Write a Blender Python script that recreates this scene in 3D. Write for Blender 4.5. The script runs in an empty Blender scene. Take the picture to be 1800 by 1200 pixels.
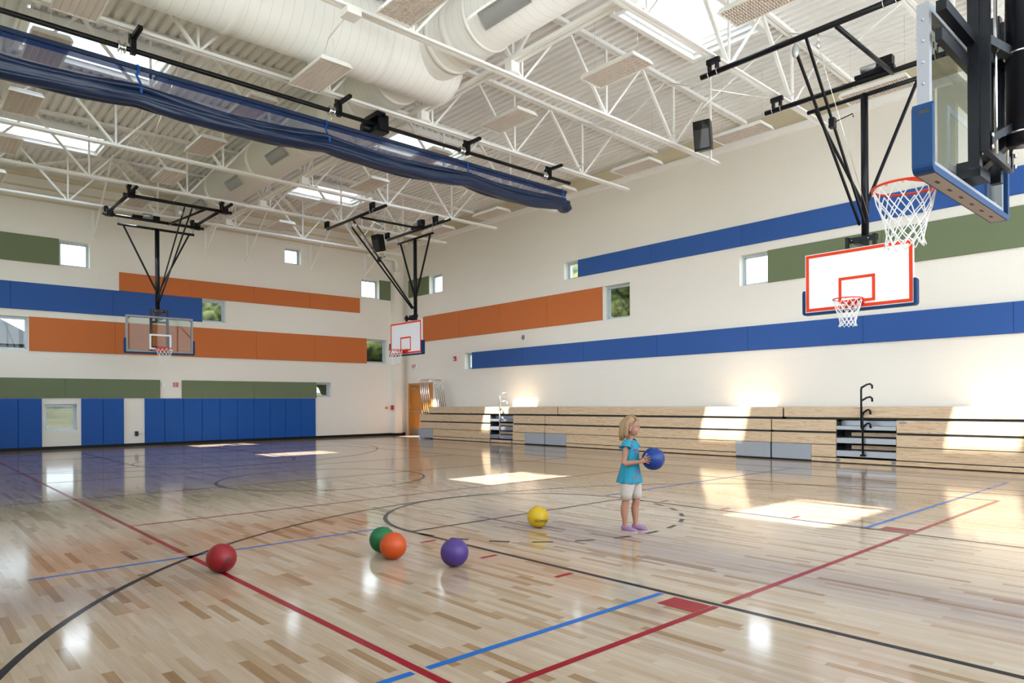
import bpy, math, random
from mathutils import Vector, Matrix
C = bpy.context.scene.collection
SC = bpy.context.scene
PI = math.pi
sin, cos, rad = math.sin, math.cos, math.radians

# ------------------------------------------------------------------ camera
EYE = Vector((0.0, 0.0, 1.37))
YAW, ROLL = -0.834905, -0.0067853
fwd = Vector((sin(YAW), cos(YAW), 0)); rt = Vector((cos(YAW), -sin(YAW), 0)); up = Vector((0, 0, 1))
rt2 = rt * cos(ROLL) + up * sin(ROLL); up2 = -rt * sin(ROLL) + up * cos(ROLL)
cam = bpy.data.cameras.new('camera'); camo = bpy.data.objects.new('camera', cam); C.objects.link(camo)
cam.sensor_width = 36; cam.lens = 1210.537 / 1800 * 36; cam.shift_y = 107.69 / 1800
cam.clip_start = 0.05; cam.clip_end = 400
camo.matrix_world = Matrix(((rt2.x, up2.x, -fwd.x, EYE.x), (rt2.y, up2.y, -fwd.y, EYE.y), (rt2.z, up2.z, -fwd.z, EYE.z), (0, 0, 0, 1)))
SC.camera = camo

# ------------------------------------------------------------------ light
SC.view_settings.view_transform = 'Standard'; SC.view_settings.look = 'None'
SC.view_settings.gamma = 1.0; SC.view_settings.use_curve_mapping = False
SC.view_settings.exposure = 1.62
SC.cycles.use_denoising = True
SC.cycles.max_bounces = 9; SC.cycles.diffuse_bounces = 6; SC.cycles.glossy_bounces = 4
SC.cycles.transmission_bounces = 6; SC.cycles.transparent_max_bounces = 14
SC.cycles.sample_clamp_indirect = 6.0
SC.cycles.caustics_reflective = False; SC.cycles.caustics_refractive = False
W = bpy.data.worlds.new('world'); SC.world = W; W.use_nodes = True
wn = W.node_tree.nodes; wl = W.node_tree.links
bg = wn['Background']; tc = wn.new('ShaderNodeTexCoord'); sep = wn.new('ShaderNodeSeparateXYZ')
cr = wn.new('ShaderNodeValToRGB'); cr.color_ramp.elements[0].position = 0.0; cr.color_ramp.elements[0].color = (0.55, 0.56, 0.50, 1)
cr.color_ramp.elements[1].position = 1.0; cr.color_ramp.elements[1].color = (0.62, 0.78, 1.0, 1)
e = cr.color_ramp.elements.new(0.03); e.color = (0.88, 0.94, 1.0, 1)
e = cr.color_ramp.elements.new(0.35); e.color = (0.80, 0.90, 1.0, 1)
wl.new(tc.outputs['Generated'], sep.inputs[0]); wl.new(sep.outputs['Z'], cr.inputs[0]); wl.new(cr.outputs[0], bg.inputs[0])
bg.inputs[1].default_value = 2.4
sun = bpy.data.lights.new('sun', 'SUN'); so = bpy.data.objects.new('sun', sun); C.objects.link(so)
sun.energy = 8.0; sun.angle = rad(0.8); sun.color = (1.0, 0.97, 0.93)
so.rotation_euler = Vector((-0.206, 0.57, -1.0)).to_track_quat('-Z', 'Y').to_euler()
so.location = (0, 0, 30)

# ------------------------------------------------------------------ materials
def mat(name, col, rough=0.5, metal=0.0, coat=0.0, spec=0.5, bump=0.0, bscale=40.0, vary=0.0, trans=0.0):
    m = bpy.data.materials.new(name); m.use_nodes = True
    n = m.node_tree.nodes; l = m.node_tree.links; b = n['Principled BSDF']
    b.inputs['Base Color'].default_value = (*col, 1); b.inputs['Roughness'].default_value = rough
    b.inputs['Metallic'].default_value = metal; b.inputs['Coat Weight'].default_value = coat
    b.inputs['Specular IOR Level'].default_value = spec
    t = n.new('ShaderNodeTexCoord')
    if vary > 0 or bump > 0:
        ns = n.new('ShaderNodeTexNoise'); ns.inputs['Scale'].default_value = bscale; ns.inputs['Detail'].default_value = 3
        l.new(t.outputs['Object'], ns.inputs['Vector'])
    if vary > 0:
        r = n.new('ShaderNodeMapRange'); r.inputs['To Min'].default_value = 1 - vary; r.inputs['To Max'].default_value = 1 + vary
        l.new(ns.outputs['Fac'], r.inputs['Value'])
        mx = n.new('ShaderNodeVectorMath'); mx.operation = 'SCALE'; mx.inputs[0].default_value = col
        l.new(r.outputs[0], mx.inputs['Scale']); l.new(mx.outputs[0], b.inputs['Base Color'])
    if bump > 0:
        bp = n.new('ShaderNodeBump'); bp.inputs['Strength'].default_value = bump; bp.inputs['Distance'].default_value = 0.01
        l.new(ns.outputs['Fac'], bp.inputs['Height']); l.new(bp.outputs[0], b.inputs['Normal'])
    return m

def math_node(n, l, op, a, b=None):
    q = n.new('ShaderNodeMath'); q.operation = op
    for i, v in enumerate((a, b)):
        if v is None: continue
        if isinstance(v, (int, float)): q.inputs[i].default_value = v
        else: l.new(v, q.inputs[i])
    return q.outputs[0]

def floor_mat():
    m = bpy.data.materials.new('maple floor'); m.use_nodes = True
    n = m.node_tree.nodes; l = m.node_tree.links; b = n['Principled BSDF']
    t = n.new('ShaderNodeTexCoord'); s = n.new('ShaderNodeSeparateXYZ'); l.new(t.outputs['Object'], s.inputs[0])
    row = math_node(n, l, 'FLOOR', math_node(n, l, 'DIVIDE', s.outputs['Y'], 0.057))
    w1 = n.new('ShaderNodeTexWhiteNoise'); w1.noise_dimensions = '1D'; l.new(row, w1.inputs['W'])
    off = math_node(n, l, 'MULTIPLY', w1.outputs['Value'], 3.0)
    ln = math_node(n, l, 'ADD', math_node(n, l, 'MULTIPLY', w1.outputs['Value'], 0.6), 0.36)
    col = math_node(n, l, 'FLOOR', math_node(n, l, 'DIVIDE', math_node(n, l, 'ADD', s.outputs['X'], off), ln))
    cb = n.new('ShaderNodeCombineXYZ'); l.new(row, cb.inputs[0]); l.new(col, cb.inputs[1])
    w2 = n.new('ShaderNodeTexWhiteNoise'); w2.noise_dimensions = '2D'; l.new(cb.outputs[0], w2.inputs['Vector'])
    ramp = n.new('ShaderNodeValToRGB'); r = ramp.color_ramp
    r.elements[0].position = 0; r.elements[0].color = (0.30, 0.175, 0.085, 1)
    r.elements[1].position = 1; r.elements[1].color = (0.545, 0.425, 0.325, 1)
    for p, c in ((0.05, (0.345, 0.212, 0.115)), (0.13, (0.41, 0.275, 0.170)), (0.27, (0.465, 0.335, 0.227)), (0.45, (0.495, 0.368, 0.262)), (0.75, (0.515, 0.39, 0.285))):
        q = r.elements.new(p); q.color = (*c, 1)
    l.new(w2.outputs['Value'], ramp.inputs[0])
    # grain drawn out along the strips
    mp = n.new('ShaderNodeMapping'); mp.inputs['Scale'].default_value = (1.6, 22, 1); l.new(t.outputs['Object'], mp.inputs[0])
    ad = n.new('ShaderNodeVectorMath'); ad.operation = 'ADD'; l.new(mp.outputs[0], ad.inputs[0])
    sc2 = n.new('ShaderNodeVectorMath'); sc2.operation = 'SCALE'; sc2.inputs['Scale'].default_value = 9.0
    l.new(w2.outputs['Color'], sc2.inputs[0]); l.new(sc2.outputs[0], ad.inputs[1])
    ns = n.new('ShaderNodeTexNoise'); ns.inputs['Scale'].default_value = 1.5; ns.inputs['Detail'].default_value = 5; ns.inputs['Distortion'].default_value = 0.6
    l.new(ad.outputs[0], ns.inputs['Vector'])
    mr = n.new('ShaderNodeMapRange'); mr.inputs['From Min'].default_value = 0.25; mr.inputs['From Max'].default_value = 0.75
    mr.inputs['To Min'].default_value = 0.86; mr.inputs['To Max'].default_value = 1.10; l.new(ns.outputs['Fac'], mr.inputs['Value'])
    # fine seam between strips
    fr = math_node(n, l, 'FRACT', math_node(n, l, 'DIVIDE', s.outputs['Y'], 0.057))
    seam = math_node(n, l, 'GREATER_THAN', math_node(n, l, 'ABSOLUTE', math_node(n, l, 'SUBTRACT', fr, 0.5)), 0.485)
    sm = math_node(n, l, 'SUBTRACT', 0.90, math_node(n, l, 'MULTIPLY', seam, 0.12))
    mul = math_node(n, l, 'MULTIPLY', mr.outputs[0], sm)
    vm = n.new('ShaderNodeVectorMath'); vm.operation = 'SCALE'; l.new(ramp.outputs[0], vm.inputs[0]); l.new(mul, vm.inputs['Scale'])
    l.new(vm.outputs[0], b.inputs['Base Color'])
    # slightly wavy finish
    n2 = n.new('ShaderNodeTexNoise'); n2.inputs['Scale'].default_value = 1.0; n2.inputs['Detail'].default_value = 2
    mp2 = n.new('ShaderNodeMapping'); mp2.inputs['Scale'].default_value = (1.2, 16, 1); l.new(t.outputs['Object'], mp2.inputs[0]); l.new(mp2.outputs[0], n2.inputs['Vector'])
    bp = n.new('ShaderNodeBump'); bp.inputs['Strength'].default_value = 0.022; bp.inputs['Distance'].default_value = 0.01
    l.new(n2.outputs['Fac'], bp.inputs['Height']); l.new(bp.outputs[0], b.inputs['Normal'])
    b.inputs['Roughness'].default_value = 0.10; b.inputs['Specular IOR Level'].default_value = 0.36
    b.inputs['Coat Weight'].default_value = 0.0
    return m

def block_mat():
    m = bpy.data.materials.new('painted block'); m.use_nodes = True
    n = m.node_tree.nodes; l = m.node_tree.links; b = n['Principled BSDF']
    b.inputs['Roughness'].default_value = 0.55
    b.inputs['Specular IOR Level'].default_value = 0.35
    t = n.new('ShaderNodeTexCoord'); s = n.new('ShaderNodeSeparateXYZ'); l.new(t.outputs['Object'], s.inputs[0])
    cb = n.new('ShaderNodeCombineXYZ'); l.new(math_node(n, l, 'ADD', s.outputs['X'], s.outputs['Y']), cb.inputs[0]); l.new(s.outputs['Z'], cb.inputs[1])
    br = n.new('ShaderNodeTexBrick'); br.inputs['Scale'].default_value = 1.0
    br.inputs['Brick Width'].default_value = 0.4064; br.inputs['Row Height'].default_value = 0.2032
    br.inputs['Mortar Size'].default_value = 0.005; br.inputs['Mortar Smooth'].default_value = 0.6
    br.inputs['Color1'].default_value = (0.800, 0.760, 0.700, 1); br.inputs['Color2'].default_value = (0.808, 0.768, 0.708, 1)
    br.inputs['Mortar'].default_value = (0.785, 0.745, 0.685, 1)
    l.new(cb.outputs[0], br.inputs['Vector']); l.new(br.outputs['Color'], b.inputs['Base Color'])
    bp = n.new('ShaderNodeBump'); bp.inputs['Strength'].default_value = 0.12; bp.inputs['Distance'].default_value = 0.01; bp.invert = True
    l.new(br.outputs['Fac'], bp.inputs['Height']); l.new(bp.outputs[0], b.inputs['Normal'])
    return m

def wood_mat(name, c1, c2, c3, sx=0.9, sz=16.0):
    m = bpy.data.materials.new(name); m.use_nodes = True
    n = m.node_tree.nodes; l = m.node_tree.links; b = n['Principled BSDF']
    t = n.new('ShaderNodeTexCoord'); mp = n.new('ShaderNodeMapping'); mp.inputs['Scale'].default_value = (sx, 2.0, sz)
    l.new(t.outputs['Object'], mp.inputs[0])
    ns = n.new('ShaderNodeTexNoise'); ns.inputs['Scale'].default_value = 1.0; ns.inputs['Detail'].default_value = 6; ns.inputs['Distortion'].default_value = 1.2
    l.new(mp.outputs[0], ns.inputs['Vector'])
    wv = n.new('ShaderNodeMath'); wv.operation = 'PINGPONG'; l.new(ns.outputs['Fac'], wv.inputs[0]); wv.inputs[1].default_value = 0.07
    rp = n.new('ShaderNodeValToRGB'); rp.color_ramp.elements[0].color = (*c1, 1); rp.color_ramp.elements[1].color = (*c2, 1)
    rp.color_ramp.elements[1].position = 0.075
    q = rp.color_ramp.elements.new(0.02); q.color = (*c3, 1)
    l.new(wv.outputs[0], rp.inputs[0]); l.new(rp.outputs[0], b.inputs['Base Color'])
    b.inputs['Roughness'].default_value = 0.3
    return m

def glass_mat(name, tint=(1, 1, 1), gloss=0.08):
    m = bpy.data.materials.new(name); m.use_nodes = True
    n = m.node_tree.nodes; l = m.node_tree.links; n.clear()
    o = n.new('ShaderNodeOutputMaterial'); t = n.new('ShaderNodeBsdfTransparent'); g = n.new('ShaderNodeBsdfGlossy'); mx = n.new('ShaderNodeMixShader')
    f = n.new('ShaderNodeFresnel'); f.inputs['IOR'].default_value = 1.45
    t.inputs[0].default_value = (*tint, 1); g.inputs['Roughness'].default_value = 0.01
    l.new(math_node(n, l, 'MINIMUM', math_node(n, l, 'MULTIPLY', f.outputs[0], gloss / 0.04), 0.5), mx.inputs[0])
    l.new(t.outputs[0], mx.inputs[1]); l.new(g.outputs[0], mx.inputs[2]); l.new(mx.outputs[0], o.inputs[0])
    return m

def net_mat(name, col, dens, rows=None):
    # woven mesh: transparent between the threads
    m = bpy.data.materials.new(name); m.use_nodes = True
    n = m.node_tree.nodes; l = m.node_tree.links; n.clear()
    o = n.new('ShaderNodeOutputMaterial'); t = n.new('ShaderNodeBsdfTransparent'); d = n.new('ShaderNodeBsdfDiffuse'); mx = n.new('ShaderNodeMixShader')
    d.inputs[0].default_value = (*col, 1); mx.inputs[0].default_value = dens
    l.new(t.outputs[0], mx.inputs[1]); l.new(d.outputs[0], mx.inputs[2]); l.new(mx.outputs[0], o.inputs[0])
    return m

def leaf_mat(name, c1, c2, sc=3.0):
    m = bpy.data.materials.new(name); m.use_nodes = True
    n = m.node_tree.nodes; l = m.node_tree.links; b = n['Principled BSDF']
    t = n.new('ShaderNodeTexCoord'); ns = n.new('ShaderNodeTexNoise'); ns.inputs['Scale'].default_value = sc; ns.inputs['Detail'].default_value = 6
    l.new(t.outputs['Object'], ns.inputs['Vector'])
    rp = n.new('ShaderNodeValToRGB'); rp.color_ramp.elements[0].position = 0.38; rp.color_ramp.elements[0].color = (*c1, 1)
    rp.color_ramp.elements[1].position = 0.62; rp.color_ramp.elements[1].color = (*c2, 1)
    l.new(ns.outputs['Fac'], rp.inputs[0]); l.new(rp.outputs[0], b.inputs['Base Color']); b.inputs['Roughness'].default_value = 0.8
    return m

M = {}
M['floor'] = floor_mat(); M['block'] = block_mat()
M['white'] = mat('white painted steel', (0.88, 0.87, 0.85), 0.45)
M['deck'] = mat('white roof deck', (0.88, 0.87, 0.855), 0.5)
M['duct'] = mat('white duct paint', (0.86, 0.85, 0.83), 0.4)
M['grille'] = mat('duct grille', (0.42, 0.43, 0.44), 0.45, 0.3)
M['shaft'] = mat('skylight curb', (0.85, 0.85, 0.84), 0.5)
M['black'] = mat('black steel', (0.006, 0.0065, 0.009), 0.32, spec=0.22)
M['rubber'] = mat('black rubber base', (0.008, 0.0075, 0.0075), 0.5, spec=0.2)
M['chrome'] = mat('zinc hardware', (0.75, 0.75, 0.76), 0.22, 1.0)
M['steel'] = mat('galvanised steel', (0.42, 0.44, 0.48), 0.35, 0.7)
M['alu'] = mat('window frame', (0.50, 0.56, 0.62), 0.4, 0.2)
M['reveal'] = mat('window reveal paint', (0.80, 0.79, 0.73), 0.6)
M['bounce_slab'] = mat('pale concrete paving', (0.78, 0.76, 0.73), 0.8, vary=0.05, bscale=0.5)  # kept pale so the added slab throws daylight into the room
M['blue'] = mat('blue fabric panel', (0.022, 0.088, 0.325), 0.8, bump=0.1, bscale=300)
M['orange'] = mat('orange fabric panel', (0.55, 0.15, 0.036), 0.8, bump=0.1, bscale=300)
M['green'] = mat('green fabric panel', (0.145, 0.18, 0.098), 0.8, bump=0.1, bscale=300)
M['pad'] = mat('blue vinyl pad', (0.008, 0.080, 0.345), 0.5, spec=0.2)
M['linered'] = mat('red court paint', (0.27, 0.008, 0.018), 0.2, spec=0.07)
M['lineblk'] = mat('black court paint', (0.012, 0.012, 0.016), 0.2, spec=0.07)
M['lineblu'] = mat('blue court paint', (0.012, 0.12, 0.42), 0.2, spec=0.07)
M['glass'] = glass_mat('window glass', (0.96, 0.98, 0.98), 0.022)
M['dimglass'] = glass_mat('view-dimming window glass', (0.50, 0.52, 0.52), 0.022)  # tint added to hold down outdoor brightness; sky windows stay clear
M['bglass'] = glass_mat('backboard glass', (0.80, 0.84, 0.80), 0.016)
M['rim'] = mat('orange rim paint', (0.66, 0.035, 0.006), 0.35, spec=0.3)
M['border'] = mat('orange-red board stripe', (0.70, 0.045, 0.006), 0.5, spec=0.2)
M['board'] = mat('white backboard', (0.78, 0.78, 0.82), 0.3)
M['bluepad'] = mat('blue board padding', (0.003, 0.032, 0.105), 0.5, spec=0.2)
M['net'] = mat('white net cord', (0.80, 0.79, 0.78), 0.7)
M['frame'] = mat('silver board frame', (0.27, 0.27, 0.285), 0.45, 0.2, spec=0.3)
M['vinyl'] = mat('navy curtain vinyl', (0.0045, 0.018, 0.062), 0.38, bump=0.2, bscale=6)
M['netting'] = net_mat('navy curtain netting', (0.02, 0.05, 0.18), 0.42)
M['netfold'] = net_mat('bunched navy netting', (0.012, 0.03, 0.12), 0.72)
M['pine'] = wood_mat('bleacher pine', (0.48, 0.30, 0.155), (0.70, 0.545, 0.385), (0.64, 0.455, 0.285))
M['doorwood'] = wood_mat('stained door wood', (0.50, 0.18, 0.03), (0.58, 0.235, 0.045), (0.55, 0.21, 0.04), 8, 1.0)
M['greypanel'] = mat('grey laminate panel', (0.34, 0.36, 0.40), 0.35)
M['dark'] = mat('dark underside', (0.02, 0.02, 0.02), 0.6)
M['louver'] = mat('lamp louver', (0.70, 0.61, 0.54), 0.4, 0.0)
M['tubeglass'] = mat('fluorescent tube', (0.86, 0.84, 0.80), 0.25)
M['red'] = mat('fire alarm red', (0.5, 0.02, 0.03), 0.4)
M['grass'] = leaf_mat('grass', (0.055, 0.062, 0.022), (0.11, 0.095, 0.042), 0.6)
M['leaf'] = leaf_mat('tree leaves', (0.010, 0.022, 0.005), (0.15, 0.17, 0.035), 2.6)
M['bark'] = mat('bark', (0.12, 0.09, 0.07), 0.9, vary=0.2, bscale=8)
M['siding'] = mat('pale house siding', (0.13, 0.15, 0.18), 0.7)
M['roof'] = mat('grey shingles', (0.065, 0.065, 0.068), 0.9, vary=0.2, bscale=20)
M['asphalt'] = mat('asphalt', (0.12, 0.12, 0.13), 0.9, vary=0.1)

# ------------------------------------------------------------------ mesh builder
class MB:
    def __init__(s): s.v = []; s.f = []; s.sm = []; s.mi = []; s.cur = 0
    def add(s, vs, fs, smooth=False):
        o = len(s.v); s.v += [tuple(p) for p in vs]
        for f in fs: s.f.append(tuple(i + o for i in f)); s.sm.append(smooth); s.mi.append(s.cur)
        return s
    def box(s, x0, y0, z0, x1, y1, z1):
        vs = [(x, y, z) for x in (x0, x1) for y in (y0, y1) for z in (z0, z1)]
        return s.add(vs, [(0, 1, 3, 2), (4, 6, 7, 5), (0, 4, 5, 1), (2, 3, 7, 6), (0, 2, 6, 4), (1, 5, 7, 3)])
    def bar(s, p, q, w, h=None, upv=(0, 0, 1)):
        p = Vector(p); q = Vector(q); h = h or w; d = (q - p).normalized(); u = Vector(upv)
        if abs(d.dot(u)) > 0.98: u = Vector((1, 0, 0))
        a = d.cross(u).normalized(); b = a.cross(d)
        vs = [c + a * (i * w / 2) + b * (j * h / 2) for c in (p, q) for i, j in ((-1, -1), (1, -1), (1, 1), (-1, 1))]
        return s.add(vs, [(3, 2, 1, 0), (4, 5, 6, 7), (0, 1, 5, 4), (1, 2, 6, 5), (2, 3, 7, 6), (3, 0, 4, 7)])
    def obox(s, c, ax, hs):
        c = Vector(c); vs = [c + Vector(ax[0]) * (i * hs[0]) + Vector(ax[1]) * (j * hs[1]) + Vector(ax[2]) * (k * hs[2]) for i in (-1, 1) for j in (-1, 1) for k in (-1, 1)]
        return s.add(vs, [(0, 1, 3, 2), (4, 6, 7, 5), (0, 4, 5, 1), (2, 3, 7, 6), (0, 2, 6, 4), (1, 5, 7, 3)])
    def tube(s, pts, r, n=10, closed=False, caps=True, ref=None):
        # r: number, list of numbers, or list of (a, b)
        pts = [Vector(p) for p in pts]; k = len(pts)
        R = r if isinstance(r, (list, tuple)) else [r] * k
        nd = None; vs = []
        for i, p in enumerate(pts):
            if closed: d = pts[(i + 1) % k] - pts[i - 1]
            else: d = pts[min(i + 1, k - 1)] - pts[max(i - 1, 0)]
            d.normalize()
            if ref is not None:
                a = Vector(ref) - d * d.dot(Vector(ref)); a.normalize()
            elif nd is None:
                u = Vector((0, 0, 1)) if abs(d.z) < 0.9 else Vector((1, 0, 0)); a = d.cross(u).normalized()
            else:
                a = nd - d * d.dot(nd); a.normalize()
            nd = a; b = d.cross(a)
            ra, rb = R[i] if isinstance(R[i], (list, tuple)) else (R[i], R[i])
            for j in range(n):
                t = 2 * PI * j / n; vs.append(p + a * (cos(t) * ra) + b * (sin(t) * rb))
        fs = []
        for i in range(k if closed else k - 1):
            i2 = (i + 1) % k
            for j in range(n):
                j2 = (j + 1) % n; fs.append((i * n + j, i * n + j2, i2 * n + j2, i2 * n + j))
        if caps and not closed: fs += [tuple(range(n))[::-1], tuple(range((k - 1) * n, k * n))]
        return s.add(vs, fs, True)
    def ball(s, c, r, nu=20, nv=12, ax=None):
        c = Vector(c); rx, ry, rz = r if isinstance(r, (tuple, list)) else (r, r, r); vs = []; fs = []
        for i in range(1, nv):
            t = PI * i / nv
            for j in range(nu):
                a = 2 * PI * j / nu; p = Vector((rx * sin(t) * cos(a), ry * sin(t) * sin(a), rz * cos(t)))
                if ax: p = Vector(ax[0]) * p.x + Vector(ax[1]) * p.y + Vector(ax[2]) * p.z
                vs.append(c + p)
        zt = Vector((0, 0, rz)); zt = Vector(ax[2]) * rz if ax else zt
        vs += [c + zt, c - zt]; T = len(vs) - 2; B = T + 1
        for i in range(nv - 2):
            for j in range(nu):
                j2 = (j + 1) % nu; fs.append((i * nu + j, (i + 1) * nu + j, (i + 1) * nu + j2, i * nu + j2))
        for j in range(nu):
            j2 = (j + 1) % nu; fs.append((T, j, j2)); fs.append(((nv - 2) * nu + j, B, (nv - 2) * nu + j2))
        return s.add(vs, fs, True)
    def prism(s, poly, a, b, axis=2):
        # polygon in the two other axes extruded from a to b along axis
        def P(u, w, t):
            q = [u, w]; q.insert(axis, t); return tuple(q)
        k = len(poly); vs = [P(u, w, a) for u, w in poly] + [P(u, w, b) for u, w in poly]
        fs = [tuple(range(k))[::-1], tuple(range(k, 2 * k))] + [(i, (i + 1) % k, k + (i + 1) % k, k + i) for i in range(k)]
        return s.add(vs, fs)
    def build(s, name, material, parent=None, o=None):
        me = bpy.data.meshes.new(name)
        if parent is not None: o = Vector(parent.get('o_', (0, 0, 0)))
        elif o is None: o = Vector((0, 0, 0))
        o = Vector(o)
        me.from_pydata([(p[0] - o.x, p[1] - o.y, p[2] - o.z) for p in s.v], [], s.f)
        me.polygons.foreach_set('use_smooth', s.sm)
        for mm in (material if isinstance(material, (list, tuple)) else [material]): me.materials.append(mm)
        if max(s.mi, default=0) > 0: me.polygons.foreach_set('material_index', s.mi)
        me.validate(); me.update()
        ob = bpy.data.objects.new(name, me); C.objects.link(ob)
        if parent is not None: ob.parent = parent; ORG[ob.name] = o; ob['o_'] = tuple(o)
        else: ob.location = o; ob['o_'] = tuple(o)
        return ob
ORG = {}
def thing(name, label, cat, loc=(0, 0, 0), group=None, kind=None):
    o = bpy.data.objects.new(name, None); C.objects.link(o); o.location = loc; o['o_'] = tuple(loc); o.empty_display_size = 0.1
    return tag(o, label, cat, group, kind)
def tag(o, label=None, cat=None, group=None, kind=None):
    if label: o['label'] = label
    if cat: o['category'] = cat
    if group: o['group'] = group
    if kind: o['kind'] = kind
    return o
def struct(o): o['kind'] = 'structure'; return o
def dup(root, loc, label=None, mirror=None):
    def cp(o, par):
        c = o.copy(); C.objects.link(c)
        if par is not None: c.parent = par
        for k in list(o.children): cp(k, c)
        return c
    r = cp(root, None); r.location = loc; r['o_'] = tuple(loc)
    if label: r['label'] = label
    return r
ORD = ['first', 'second', 'third', 'fourth', 'fifth', 'sixth', 'seventh', 'eighth', 'ninth', 'tenth', 'eleventh', 'twelfth']
# ------------------------------------------------------------------ room shell
XL, YR, XN, YB = -25.65, 16.85, 2.3, -0.6
ZW = 9.25
def zd(y): return 8.93 - 0.0205 * abs(y - 8.36)
def wall(name, axis, inner, outer, u0, u1, z0, z1, holes, m):
    b = MB()
    us = sorted({u0, u1} | {h[0] for h in holes} | {h[1] for h in holes}); zs = sorted({z0, z1} | {h[2] for h in holes} | {h[3] for h in holes})
    P = (lambda t, u, z: (t, u, z)) if axis == 0 else (lambda t, u, z: (u, t, z))
    for i in range(len(us) - 1):
        for j in range(len(zs) - 1):
            cu, cz = (us[i] + us[i + 1]) / 2, (zs[j] + zs[j + 1]) / 2
            if any(h[0] < cu < h[1] and h[2] < cz < h[3] for h in holes): continue
            for t in (inner, outer):
                b.add([P(t, us[i], zs[j]), P(t, us[i + 1], zs[j]), P(t, us[i + 1], zs[j + 1]), P(t, us[i], zs[j + 1])], [(0, 1, 2, 3)])
    b.cur = 1
    for a0, a1, c0, c1 in holes:
        q = [(a0, c0), (a1, c0), (a1, c1), (a0, c1)]
        for k in range(4):
            (ua, za), (ub, zb) = q[k], q[(k + 1) % 4]
            b.add([P(inner, ua, za), P(inner, ub, zb), P(outer, ub, zb), P(outer, ua, za)], [(0, 1, 2, 3)])
    return struct(b.build(name, [m, M['reveal']]))
WL = [(4.02, 4.85, 5.80, 6.60), (8.32, 9.16, 4.355, 5.155), (1.7, 3.21, 3.09, 4.11), (11.42, 12.07, 6.84, 7.46), (14.76, 15.6, 5.84, 6.63),
      (14.96, 15.98, 3.10, 4.11), (12.68, 13.32, 1.65, 2.235), (3.60, 4.47, 0.60, 1.42)]
WR = [(-23.72, -22.82, 5.95, 6.72), (-15.95, -15.25, 5.48, 6.06), (-14.27, -13.2, 3.98, 5.04), (-9.53, -8.72, 4.43, 5.25), (-21.36, -20.87, 2.70, 3.33)]
DOOR = (-25.32, -23.52, 0.0, 2.24)
ADDED_WN = [(0.3 + k * 4.1, 4.1 + k * 4.1, 1.0, 8.2) for k in range(4)]  # openings added to the unseen near wall to let in daylight
ADDED_WB = [(-25.0 + k * 4.5, -20.9 + k * 4.5, 2.6, 7.4) for k in range(6)]  # more added daylight openings, in the unseen back wall
wall('wall_left', 0, XL, XL - 0.4, YB - 0.4, YR + 0.4, -0.3, ZW, WL, M['block'])
wall('wall_right', 1, YR, YR + 0.4, XL - 0.4, XN + 0.4, -0.3, ZW, WR + [DOOR], M['block'])
wall('wall_back', 1, YB, YB - 0.4, XL - 0.4, XN + 0.4, -0.3, ZW, ADDED_WB, M['block'])
wall('wall_near', 0, XN, XN + 0.4, YB - 0.4, YR + 0.4, -0.3, ZW, ADDED_WN, M['block'])
struct(MB().box(XL - 0.4, YB - 0.4, -0.3, XN + 0.4, YR + 0.4, 0.0).build('floor', M['floor']))
# added unseen canopy, only there to block sun from the back openings
struct(MB().box(XL - 1, YB - 7.0, 8.0, XN + 1, YB - 0.4, 8.3).build('added_canopy', M['white']))
# pilaster in the far corner, with the roof pipe box on top
struct(MB().box(XL, 16.15, 0, -25.30, 16.5, 7.05).build('trim_1', M['block']))
tag(MB().tube([(-25.42, 14.9, 7.60), (-25.42, 16.05, 7.60), (-25.42, 16.25, 7.55), (-25.42, 16.33, 7.40), (-25.42, 16.33, 7.051)], .085, 16).build('drain_pipe', M['reveal'], None, (-25.42, 16.33, 7.05)), 'fat cream drain pipe elbow dropping onto the corner pilaster', 'pipe')
# base trims
b = MB(); b.box(XL, YB, 0.0, XL + 0.02, 16.15, 0.10); b.box(XL, YB, 0, XL + 0.05, 16.15, 0.018); b.box(XL, 16.13, 0, -25.28, 16.15, 0.10); b.box(-25.30, 16.13, 0, -25.28, 16.5, 0.10)
b.box(-25.65, 16.5, 0, -25.6, YR, 0.1)
struct(b.build('baseboard_left', M['rubber']))
struct(MB().box(-23.42, YR - 0.02, 0.0, XN, YR, 0.10).build('baseboard_right', M['rubber']))

# windows
def window(k, axis, inner, sgn, h, mull=0, gl='dimglass'):
    a0, a1, c0, c1 = h; o = inner + sgn * 0.20; w = 0.05
    def B(b, ua, ub, za, zb, d0, d1):
        t0, t1 = sorted((o + sgn * d0, o + sgn * d1))
        if axis == 0: b.box(t0, ua, za, t1, ub, zb)
        else: b.box(ua, t0, za, ub, t1, zb)
    f = MB()
    B(f, a0, a1, c0, c0 + w, 0, .08); B(f, a0, a1, c1 - w, c1, 0, .08); B(f, a0, a0 + w, c0 + w, c1 - w, 0, .08); B(f, a1 - w, a1, c0 + w, c1 - w, 0, .08)
    i = w; ww = 0.025
    for q in ((a0 + i, a1 - i, c0 + i, c0 + i + ww), (a0 + i, a1 - i, c1 - i - ww, c1 - i), (a0 + i, a0 + i + ww, c0 + i, c1 - i), (a1 - i - ww, a1 - i, c0 + i, c1 - i)):
        B(f, q[0], q[1], q[2], q[3], .02, .06)
    for m_ in range(mull):
        u = a0 + (a1 - a0) * (m_ + 1) / (mull + 1); B(f, u - .04, u + .04, c0, c1, 0, .08)
    r = thing('window_%d' % k, None, None, (inner, a0, c0) if axis == 0 else (a0, inner, c0), kind='structure')
    f.build('window_frame', M['alu'], r)
    g = MB(); B(g, a0 + .06, a1 - .06, c0 + .06, c1 - .06, .036, .042); g.build('pane', M[gl], r)
    return r
k = 1
for h in WL: window(k, 0, XL, -1, h, 0, 'glass' if k in (1, 4, 5) else 'dimglass'); k += 1
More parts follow.
